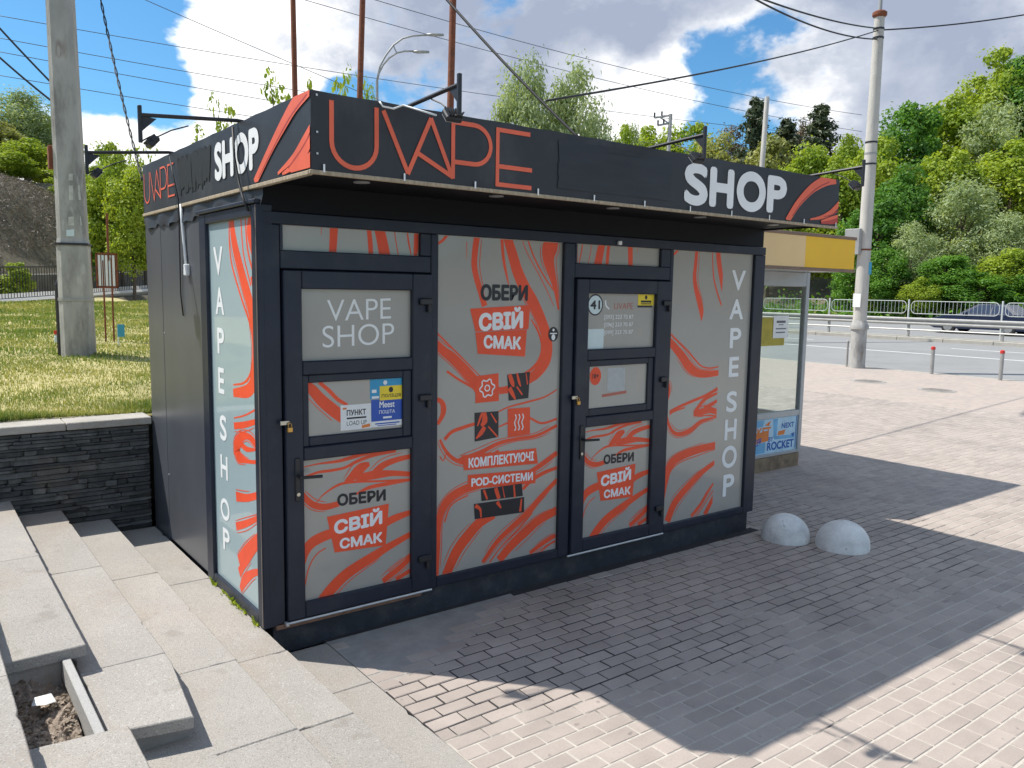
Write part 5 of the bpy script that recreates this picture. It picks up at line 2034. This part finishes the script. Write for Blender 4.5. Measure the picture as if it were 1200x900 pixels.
# ---- white pedestrian railing
wr = empty('white_road_railing', (35.2, 14, zb_), 'white pedestrian railing of rounded panels behind the crash barrier', 'railing')
yy = -13.35
k = 0
while yy < 40:
    mb = MB()
    z0, z1 = 1.24, 1.80
    r_ = .2
    a, b = yy + .12, yy + 3.83
    loop = []
    for (cy_, cz_, a0) in ((b - r_, z1 - r_, 0), (a + r_, z1 - r_, 90), (a + r_, z0 + r_, 180), (b - r_, z0 + r_, 270)):
        for q in range(0, 91, 18):
            loop.append((35.2, cy_ + r_ * math.cos(R(a0 + q)), cz_ + r_ * math.sin(R(a0 + q))))
    loop.append(loop[0])
    mb.tube(loop, .016, 6, cap=False)
    for t in np.arange(a + .18, b - .1, .17):
        mb.tube([(35.2, t, z0), (35.2, t, z1)], .009, 4, cap=False)
    mb.build('railing_panel', WHITEP, wr)
    MB().box(35.17, 35.23, yy - .03, yy + .03, zb_ - .05, 1.87, .008).build('post', WHITEP, wr)
    yy += 3.95
    k += 1

# ================================================================== CAR behind the barrier


def build_car(x, y, z, label):
    """sedan, front towards +Y"""
    e = empty('blue_sedan', (x, y, z), label, 'car')
    L2 = 2.28
    side = [(-2.28, .42), (-2.24, .80), (-2.05, .92), (-1.60, .95), (1.05, .90), (1.75, .82), (2.15, .70), (2.28, .52), (2.26, .30), (2.05, .22), (-2.10, .22), (-2.25, .30)]
    mb = MB()
    W2 = .88
    rings = []
    for wfac, inset in ((-1, .06), (-.93, .0), (.93, .0), (1, .06)):
        pass
    xs_ = (-W2, -W2 + .06, W2 - .06, W2)
    for i, xx in enumerate(xs_):
        s_ = .965 if i in (0, 3) else 1.0
        for (a, b) in side:
            mb.v.append((x + xx, y + a * s_, z + .22 + (b - .22) * (s_ if b > .3 else 1)))
    n = len(side)
    for i in range(3):
        for k in range(n):
            k2 = (k + 1) % n
            mb.f.append((i * n + k, i * n + k2, (i + 1) * n + k2, (i + 1) * n + k))
    mb.f += [tuple(range(n)), tuple(range(3 * n, 4 * n))[::-1]]
    mb.build('body', CARP, e, smooth=35, fix=True)
    cab = [(-1.75, .93), (-1.15, 1.38), (-.60, 1.44), (.10, 1.42), (1.0, .90)]
    c_ = MB()
    for xx, yi, zi in ((-.80, 0, 0), (-.62, .0, 1), (.62, 0, 1), (.80, 0, 0)):
        pass
    lo = [(x + s_ * .82, y + a, z + b) for s_ in (-1, 1) for a, b in ((-1.75, .93), (1.0, .90))]
    hi = [(x + s_ * .60, y + a, z + b) for s_ in (-1, 1) for a, b in ((-1.10, 1.40), (-.45, 1.45), (.15, 1.42))]
    c_.v = lo + hi
    c_.f = [(0, 1, 6, 5, 4), (2, 7, 8, 9, 3), (4, 5, 8, 7), (5, 6, 9, 8), (0, 4, 7, 2), (1, 3, 9, 6)]
    c_.build('roof', CARP, e, fix=True)
    for s_ in (-1, 1):
        w_ = MB()
        for pts in ([(-1.45, .96), (-1.02, 1.32), (-.52, 1.38), (-.52, .96)], [(-.46, .96), (-.46, 1.38), (.08, 1.36), (.72, .96)]):
            v = [(x + s_ * (.822 - .22 * (b - .9) / .5 + .012), y + a, z + b) for a, b in pts]
            w_.add(v, [(0, 1, 2, 3)])
        w_.build('side_window', CARG, e)
        m_ = MB().box(x + s_ * .86 - .08, x + s_ * .86 + .08, y + .55, y + .70, z + .90, z + 1.02, .02)
        m_.build('wing_mirror', CARP, e)
        MB().box(x + s_ * .62 - .2, x + s_ * .62 + .2, y + 2.13, y + 2.245, z + .58, z + .68, .02).build('headlight', LENS, e)
    w_ = MB()
    w_.add([(x - .76, y + .955, z + .945), (x + .76, y + .955, z + .945), (x + .57, y + .235, z + 1.405), (x - .57, y + .235, z + 1.405)], [(0, 1, 2, 3)])
    w_.build('windscreen', CARG, e)
    for a in (-1.32, 1.36):
        for s_ in (-1, 1):
            wx = x + s_ * .80
            t_ = MB().tube([(wx - .11, y + a, z + .315), (wx + .11, y + a, z + .315)], .315, 20)
            wh = t_.build('wheel', TYRE, e)
            MB().tube([(wx + s_ * .10, y + a, z + .315), (wx + s_ * .118, y + a, z + .315)], .21, 14).build('rim', RIM, wh)


build_car(40.0, 12.95, road_z(40) + .005, 'dark blue sedan passing on the road behind the barrier')

# ================================================================== POLES AND LAMPS BEHIND THE KIOSK


def plain_pole(name, px0, py0, px1, py1, depth, r0, r1, m_, label, cat='pole', ground=None):
    a = at(px0, py0, depth)
    b = at(px1, py1, depth)
    d = (b - a)
    gz = lawn_z(a.x, a.y) if ground is None else ground
    base = a + d * ((gz - .1 - a.z) / d.z)
    mb = MB().tube([tuple(base), tuple(b)], [r0, r1], 10)
    o = mb.build(name, m_, smooth=40)
    tag(o, label, cat)
    return o


plain_pole('rusty_mast', 345.7, 110, 342.8, -25, 12.5, .045, .040, RUST, 'leftmost of three thin rusty masts rising behind the kiosk', 'mast')
plain_pole('rusty_mast', 421.7, 110, 425.6, -25, 12.8, .050, .045, RUST, 'middle of three thin rusty masts rising behind the kiosk', 'mast')
plain_pole('rusty_mast', 528.0, 118, 531.5, -25, 13.0, .060, .055, RUST, 'rightmost and thickest of three rusty masts behind the kiosk', 'mast')
plain_pole('slender_concrete_pole', 893, 195, 899, 114, 35, .13, .10, CONCR, 'slender pale concrete pole sticking up before the pines', 'pole', ground=G)
hp = plain_pole('crossarm_pole', 783.5, 175, 786, 134, 45, .13, .10, CONC, 'thin grey pole with crossarms above the middle of the banner', 'pole', ground=G)
for i, (xa, ya, xb, yb) in enumerate([(767, 138, 786, 135), (771, 147, 786, 144)]):
    a, b = at(xa, ya, 45), at(xb, yb, 45)
    MB().tube([tuple(a), tuple(b)], .06, 6).build('crossarm', CONC, hp)
    for t in (.0, .45):
        q = a + (b - a) * t
        MB().tube([tuple(q), (q.x, q.y, q.z + .28)], .05, 6).build('insulator', STEELB, hp)
a, b = at(774, 138, 45), at(786, 146, 45)
MB().tube([tuple(a), tuple(b)], .04, 6).build('brace', CONC, hp)
# double-arm street lamp
lb_ = at(441.5, 120, 40)
lampo = empty('double_street_lamp', (lb_.x, lb_.y, G), 'grey street lamp with two curved arms above the banner corner', 'street lamp')
MB().tube([(lb_.x, lb_.y, -.7), tuple(at(441.8, 95, 40))], [.11, .07], 10).build('column', GALV, lampo)
for pts, hd in (([(441.8, 95), (445, 78), (452, 65), (461, 53), (472, 45), (484, 42), (500, 41)], (500, 520, 40.5)), ([(441.8, 96), (444, 86), (449, 76), (456, 68), (465, 62), (474, 60), (484, 60)], (484, 503, 60.5))):
    arm = MB().tube([tuple(at(x, y, 40)) for x, y in pts], .045, 6).build('lamp_arm', GALV, lampo, smooth=True)
    a, b = at(hd[0], hd[2], 40), at(hd[1], hd[2] + .5, 40)
    MB().tube([tuple(a), tuple(a + (b - a) * .3), tuple(b)], [.05, .09, .06], 8).build('lamp_head', GALV, arm, smooth=True)
MB().tube([tuple(at(461, 53, 40)), tuple(at(463, 58, 40)), tuple(at(465, 62, 40))], .03, 6).build('arm_brace', GALV, lampo)

# ================================================================== WIRES


def wire(label, p0, p1, r, sag, m_=WIREM, n=24, strands=1):
    p0, p1 = Vector(p0), Vector(p1)
    mb = MB()
    for s_ in range(strands):
        pts = []
        nn = n if strands == 1 else 60
        for i in range(nn + 1):
            t = i / nn
            p_ = p0 + (p1 - p0) * t
            p_.z -= sag * 4 * t * (1 - t)
            if strands > 1:
                a_ = t * 50 + s_ * math.pi
                p_ += Vector((math.cos(a_), math.sin(a_), 0)) * r * 1.4
            pts.append(tuple(p_))
        mb.tube(pts, r, 5)
    o = mb.build('overhead_cable', m_, smooth=True)
    tag(o, label, 'cable')


ptop = Vector((pb_[0], pb_[1], 9.6))
wire('cable from the tall pole dipping left towards the kiosk roof', ptop, at(640, 118, 10.6), .016, .12, CABLEM)
wire('upper of two cables running from the tall pole to the top edge', ptop + Vector((0, 0, .05)), at(860, -14, 15), .02, .12, CABLEM)
wire('lower of two cables running from the tall pole to the top edge', ptop + Vector((0, 0, -.25)), at(862, -14, 15.3), .02, .22, CABLEM)
wire('cable running from the tall pole to the right edge', ptop, at(1260, 6, 26), .022, .12, CABLEM)
wire('black cable slanting down to the middle of the kiosk roof', at(490, -40, 9.5), at(683, 166, 8.1), .016, .05, CABLEM)
wire('twisted black cable hanging down to the back corner of the banner', at(114, -20, 10.5), at(167, 212, 9.35), .008, .10, CABLEM, strands=2)
wire('upper of two cables reaching the left pole from the left edge', at(-30, 0, 10.6), Vector((lpx, lpy, at(75, 124, 11.0).z)), .014, .02, CABLEM)
wire('lower of two cables reaching the left pole from the left edge', at(-30, 40, 10.6), Vector((lpx, lpy, at(75, 140, 11.0).z)), .014, .03, CABLEM)
for k, (a, b, lab) in enumerate([((150, -9), (520, 138), 'steepest thin power line crossing the clouds at upper left'),
                                 ((-20, 15), (700, 118), 'topmost of the thin power lines left of the pole'),
                                 ((-20, 41), (560, 128), 'second of the thin power lines left of the pole'),
                                 ((-20, 57), (520, 140), 'third of the thin power lines left of the pole'),
                                 ((-20, 85), (430, 146), 'lowest of the thin power lines left of the pole'),
                                 ((330, -8), (900, 128), 'thin power line passing between the rusty masts'),
                                 ((420, -6), (940, 118), 'thin power line passing right of the rusty masts')]):
    bx2 = 1010
    by2 = a[1] + (b[1] - a[1]) * (bx2 - a[0]) / (b[0] - a[0])
    wire(lab, at(*a, 60), at(bx2, by2, 96), .028, .9, WIREM, n=40)

# ================================================================== TREES AND BUSHES


def fast_quads(name, C_, U_, V_, rn, material):
    """n quads: centres, half-axis vectors; leaf shape is a bent diamond"""
    n = len(C_)
    P = np.empty((n, 4, 3))
    P[:, 0] = C_ - U_
    P[:, 1] = C_ - V_ * .8 + U_ * .15
    P[:, 2] = C_ + U_
    P[:, 3] = C_ + V_ * .8 + U_ * .15
    me = bpy.data.meshes.new(name)
    me.vertices.add(4 * n)
    me.vertices.foreach_set('co', P.reshape(-1))
    me.loops.add(4 * n)
    me.loops.foreach_set('vertex_index', np.arange(4 * n, dtype=np.int32))
    me.polygons.add(n)
    me.polygons.foreach_set('loop_start', np.arange(0, 4 * n, 4, dtype=np.int32))
    me.polygons.foreach_set('loop_total', np.full(n, 4, dtype=np.int32))
    me.update()
    me.materials.append(material)
    me.attributes.new('rnd', 'FLOAT', 'FACE').data.foreach_set('value', rn.astype(np.float32))
    return me


def unit(v):
    return v / np.maximum(np.linalg.norm(v, axis=1, keepdims=True), 1e-9)


def crown_mesh(kind, seed):
    """crown of a tree of unit height standing on z = 0; returns (mesh, limb tips)"""
    g = np.random.default_rng(seed)
    spec = dict(green=(70, 260, .31, .18, .0128, L_GREEN), yellow=(68, 250, .31, .12, .0128, L_YELL), silver=(70, 250, .34, .10, .0130, L_SILV), olive=(66, 230, .32, .12, .0125, L_OLIV),
                sparse=(90, 210, .36, .16, .0135, L_SILV), brown=(40, 150, .26, .18, .014, L_BROWN), sprig=(26, 24, .22, .25, .018, L_YELL), bush=(34, 210, .48, .02, .032, L_YELL), dark=(66, 250, .32, .12, .0132, L_GREEN))
    if kind == 'pine':
        cs, rs = [], []
        for k in range(46):
            t = k / 45
            z = .28 + .68 * t
            reach = (.19 * (1 - t) ** .75 + .015) * g.uniform(.55, 1.1)
            a = k * 2.4 + g.uniform(-.5, .5)
            for q in (.35, .7, 1.0):
                cs.append((math.cos(a) * reach * q, math.sin(a) * reach * q, z + .03 * q * (1 - t) + g.uniform(-.01, .01)))
                rs.append((.070 - .010 * q) * (1.12 - .6 * t))
        cs, rs = np.array(cs), np.array(rs)
        per, lsz, m_, flat_ = 42, .017, L_PINE, .6
    else:
        nc, per, cr, z0, lsz, m_ = spec[kind]
        d = unit(g.normal(0, 1, (nc, 3)))
        rad = g.uniform(.45, 1.0, nc) ** .6
        cz = (z0 + .97) / 2
        hz = (.97 - z0) / 2
        cs = d * rad[:, None] * np.array([cr * .82, cr * .82, hz * .88]) + np.array([0, 0, cz])
        tz = np.clip((cs[:, 2] - z0) / (1 - z0), 0, 1)
        shape = np.clip(1.15 - .55 * tz, .5, 1.1)
        cs[:, :2] *= shape[:, None]
        rs = cr * g.uniform(.14, .38, nc)
        flat_ = .75
    n = len(cs) * per
    ci = np.repeat(np.arange(len(cs)), per)
    dd = unit(g.normal(0, 1, (n, 3)))
    rr = g.uniform(.25, 1.0, n) ** .5
    far_ = g.random(n) < .16
    rr[far_] *= g.uniform(1.0, 1.7, far_.sum())
    p = cs[ci] + dd * (rr * rs[ci])[:, None] * np.array([1, 1, flat_])
    zt = np.quantile(p[:, 2], .998)
    p[:, 2] *= 1.0 / zt
    cs = cs * np.array([1, 1, 1 / zt])
    nrm = unit(dd + np.array([0, 0, .5]) + g.normal(0, .55, (n, 3)))
    u = unit(np.cross(nrm, g.normal(0, 1, (n, 3))))
    v = np.cross(nrm, u)
    sz = lsz * g.uniform(.55, 1.25, n)
    narrow = .45 if kind in ('silver', 'sparse', 'pine', 'brown') else .8
    clump = g.random(len(cs))
    rn = np.clip(.2 * g.random(n) + .55 * clump[ci] + .25 * g.random(n), 0, 1)
    me = fast_quads('crown', p, u * sz[:, None], v * (sz * narrow)[:, None], rn, m_)
    return me, cs


def trunk_mesh(cs, seed, r0=.018, kind=''):
    g = random.Random(seed)
    mb = MB()
    top = .9 if kind == 'pine' else .72
    mb.tube([(0, 0, -.12), (.004, .002, .15), (-.004, .006, .45), (0, 0, top)], [r0, r0 * .85, r0 * .6, r0 * .2], 7)
    pick = list(range(len(cs)))
    g.shuffle(pick)
    for k in pick[:14]:
        c = cs[k]
        z = max(.08, min(top * .9, c[2] * .62))
        mid = (c[0] * .45, c[1] * .45, (z + c[2]) / 2 + .01)
        mb.tube([(0, 0, z), mid, tuple(c)], [r0 * .42, r0 * .28, r0 * .08], 5)
    me = bpy.data.meshes.new('trunk')
    me.from_pydata(mb.v, [], mb.f)
    me.materials.append(BARK)
    return me


LIB = {}


def get_tree(kind, var):
    key = (kind, var)
    if key not in LIB:
        cm, cs = crown_mesh(kind, 100 + var * 17 + sum(map(ord, kind)))
        LIB[key] = (cm, trunk_mesh(cs, var, kind=kind))
    return LIB[key]


def tree(name, px, ytop, depth, kind, var, wid, label, group=None, base=None, cat='tree'):
    """wid = crown width in pixels at that depth"""
    p = at(px, ytop, depth)
    bz = terrain_z(p.x, p.y) if base is None else base
    h = p.z - bz
    cr = {'pine': .15, 'bush': .48, 'silver': .34, 'sprig': .26}.get(kind, .31)
    wscale = wid * depth / FPX / (2 * cr * 1.0)
    cm, tm = get_tree(kind, var)
    e = empty(name, (p.x, p.y, bz), label, cat, group)
    e.scale = (wscale, wscale, h)
    e.rotation_euler = (0, 0, random.uniform(0, 6.28))
    for nm, me in (('trunk', tm), ('crown', cm)):
        o = bpy.data.objects.new(nm, me)
        COL.objects.link(o)
        o.parent = e
    return e


GR = 'trees on the hillside beyond the road'
T_ = [
    # px, ytop, depth, kind, var, width, name, label
    (1172, 58, 74, 'yellow', 0, 110, 'broadleaf_tree', 'tallest sunlit tree at the upper right corner of the wood'),
    (1215, 66, 72, 'green', 0, 110, 'broadleaf_tree', 'tall green tree cut off by the right edge below the sky'),
    (1118, 116, 70, 'yellow', 1, 130, 'broadleaf_tree', 'yellow-green tree left of the tallest tree'),
    (1070, 122, 66, 'green', 1, 115, 'broadleaf_tree', 'dark green maple just right of the tall pole top'),
    (1035, 162, 62, 'yellow', 0, 105, 'broadleaf_tree', 'yellow-green tree directly behind the tall pole'),
    (1000, 160, 66, 'yellow', 1, 85, 'broadleaf_tree', 'yellowish tree between the pines and the tall pole'),
    (1170, 118, 66, 'silver', 0, 115, 'willow_tree', 'grey-green willow below the tallest tree'),
    (1190, 165, 60, 'yellow', 0, 130, 'broadleaf_tree', 'yellow-green tree at the right edge, half way up the wood'),
    (1115, 180, 60, 'yellow', 1, 105, 'broadleaf_tree', 'yellow-green tree in the middle of the right wood'),
    (1060, 195, 57, 'green', 2, 105, 'broadleaf_tree', 'deep green tree right of the pole, mid height'),
    (1030, 225, 54, 'dark', 1, 95, 'broadleaf_tree', 'dark shaded tree right beside the tall pole'),
    (1130, 208, 54, 'silver', 1, 125, 'willow_tree', 'large silvery willow in front of the right wood'),
    (1185, 250, 52, 'silver', 2, 95, 'willow_tree', 'silvery willow nearest the right edge'),
    (1070, 262, 51, 'silver', 0, 85, 'willow_tree', 'silvery willow low beside the tall pole'),
    (1185, 292, 49, 'yellow', 1, 90, 'leafy_bush', 'bright yellow-green bush above the blue car'),
    (1110, 300, 49, 'green', 0, 85, 'leafy_bush', 'green bush behind the white railing left of the car'),
    (1040, 292, 50.5, 'green', 1, 70, 'leafy_bush', 'green bush behind the railing right of the pole'),
    (1150, 318, 47.5, 'dark', 2, 80, 'leafy_bush', 'dark bush directly above the roof of the car'),
    (1215, 320, 47.0, 'dark', 0, 80, 'leafy_bush', 'dark bush behind the car at the right edge'),
    (1000, 290, 54, 'dark', 0, 50, 'leafy_bush', 'dark bush left of the pole beside the yellow sign'),
    (1080, 325, 48.5, 'yellow', 0, 55, 'leafy_bush', 'low light green bush against the white railing'),
    (1020, 330, 51.5, 'yellow', 1, 40, 'leafy_bush', 'low yellow-green bush at the foot of the pole'),
    (990, 185, 60, 'yellow', 1, 90, 'broadleaf_tree', 'yellow-green tree behind the right end of the banner'),
    (950, 172, 64, 'yellow', 1, 110, 'broadleaf_tree', 'light green tree behind the word SHOP on the front'),
    (887, 116, 72, 'pine', 0, 58, 'pine_tree', 'left dark pine beside the slender concrete pole'),
    (963, 124, 76, 'pine', 1, 62, 'pine_tree', 'right pine standing against the white cloud'),
    (922, 140, 80, 'pine', 2, 60, 'pine_tree', 'short pine between the two tall pines'),
    (940, 140, 82, 'brown', 0, 85, 'bare_tree', 'brownish thin-leaved tree between the pines'),
    (858, 148, 84, 'brown', 1, 85, 'bare_tree', 'brownish tree left of the slender pole'),
    (815, 146, 84, 'yellow', 0, 105, 'broadleaf_tree', 'yellow-green tree above the O of the banner'),
    (848, 158, 78, 'olive', 1, 95, 'broadleaf_tree', 'olive tree just left of the slender pole'),
    (770, 148, 86, 'yellow', 1, 100, 'broadleaf_tree', 'yellow-green tree at the thin pole with crossarms'),
    (738, 148, 82, 'sparse', 1, 60, 'broadleaf_tree', 'small sparse tree right of the grey willow'),
    (732, 148, 78, 'yellow', 0, 70, 'broadleaf_tree', 'low yellow-green tree at the middle of the banner'),
    (908, 160, 70, 'olive', 0, 100, 'broadleaf_tree', 'olive tree below the left pine'),
    (615, 68, 38, 'sparse', 0, 105, 'willow_tree', 'left half of the pair of sparse grey-green willows behind the roof'),
    (672, 74, 39, 'sparse', 1, 105, 'willow_tree', 'right half of the pair of sparse grey-green willows behind the roof'),
    (700, 120, 44, 'sparse', 2, 60, 'willow_tree', 'low sparse willow at the right foot of the pair'),
]
for (px, yt, dp, kd, vr, wd, nm, lab) in T_:
    tree(nm, px, yt, dp, kd, vr, wd, lab, GR if px > 705 else None, cat='bush' if 'bush' in nm else 'tree')
GL = 'trees and bushes on the left slope'
for (px, yt, dp, kd, vr, wd, nm, lab) in [
    (25, 104, 52, 'silver', 1, 120, 'willow_tree', 'large grey-green willow at the left edge behind the pole'),
    (-25, 128, 50, 'silver', 2, 90, 'willow_tree', 'grey-green willow cut off by the left edge'),
    (0, 142, 46, 'olive', 0, 85, 'broadleaf_tree', 'orange-tinged olive tree at the left edge'),
    (32, 162, 45, 'yellow', 0, 80, 'leafy_bush', 'yellow-green bush just left of the concrete pole'),
    (78, 185, 42, 'yellow', 1, 60, 'leafy_bush', 'bright bush directly behind the concrete pole'),
    (126, 168, 33, 'yellow', 0, 80, 'leafy_bush', 'tall yellow-green bush between pole and kiosk'),
    (152, 196, 32, 'yellow', 1, 80, 'leafy_bush', 'light green bush touching the kiosk edge'),
    (138, 178, 36, 'yellow', 1, 75, 'leafy_bush', 'yellow-green bush rising behind the striped notice frame'),
    (45, 135, 54, 'yellow', 1, 100, 'broadleaf_tree', 'yellow-green tree between the left willow and the pole'),
    (8, 178, 42.5, 'yellow', 1, 75, 'leafy_bush', 'yellow-green bush on top of the bare slope at the left edge'),
    (98, 205, 40, 'green', 1, 60, 'leafy_bush', 'green bush peeping out right behind the concrete pole'),
    (165, 165, 36, 'sprig', 1, 60, 'leafy_bush', 'slender young tree above the kiosk back corner'),
    (112, 222, 33.5, 'dark', 1, 50, 'leafy_bush', 'dark low bush right of the concrete pole'),
    (18, 308, 27.6, 'bush', 0, 50, 'leafy_bush', 'low green bush at the railing by the left edge'),
    (232, 145, 22, 'sprig', 0, 60, 'young_tree', 'young leafy twigs above the word SHOP on the side'),
    (262, 112, 24, 'sprig', 1, 55, 'young_tree', 'tall thin shoot above the side banner'),
    (325, 84, 20, 'sprig', 2, 62, 'young_tree', 'leafy shoots left of the first rusty mast'),
    (362, 92, 21, 'sprig', 0, 50, 'young_tree', 'leafy shoots right of the first rusty mast'),
    (400, 80, 21, 'sprig', 1, 60, 'young_tree', 'leafy shoots left of the second rusty mast'),
    (428, 88, 22, 'sprig', 2, 40, 'young_tree', 'small shoots right of the second rusty mast'),
]:
    tree(nm, px, yt, dp, kd, vr, wd, lab, GL, cat='bush' if 'bush' in nm else 'tree', base=(lawn_z(0, 16) if 200 < px < 440 else None))


def build_scrub():
    """dry stalks and low leaves on the left slope; undergrowth at the foot of the wood"""
    g = np.random.default_rng(4)
    for name, n, mt_, area, lab in (('dry_scrub', 70000, L_DRY, 0, 'dry brown scrub covering the slope at the left'), ('roadside_undergrowth', 16000, L_GREEN, 1, 'green undergrowth along the foot of the wood beyond the road'), ('roadside_grass', 9000, L_GRASS, 1, 'grass verge behind the white railing')):
        if area == 0:
            s_ = g.uniform(-8, 18, n)
            d_ = g.uniform(1.9, 11.5, n)
            x = F1.x + FD.x * s_ + FN.x * d_
            y = F1.y + FD.y * s_ + FN.y * d_
            size, hgt = .09, .06
        else:
            x = 46.2 + g.exponential(3.0 if 'under' in name else 1.2, n)
            y = g.uniform(2, 45, n)
            size, hgt = .22, .5 if 'under' in name else .2
        z = np.array([terrain_z(a, b) for a, b in zip(x, y)]) + g.exponential(hgt, n) * .6
        c = np.stack([x, y, z], 1)
        u = unit(g.normal(0, 1, (n, 3)) + np.array([0, 0, .6]))
        v = unit(np.cross(u, g.normal(0, 1, (n, 3))))
        sz = size * g.uniform(.4, 1.2, n)
        nar = .18 if 'dry' in name else .6
        me = fast_quads(name, c, u * sz[:, None], v * (sz * nar)[:, None], g.random(n), mt_)
        o = bpy.data.objects.new(name, me)
        COL.objects.link(o)
        tag(o, lab, 'undergrowth', kind='stuff')


build_scrub()
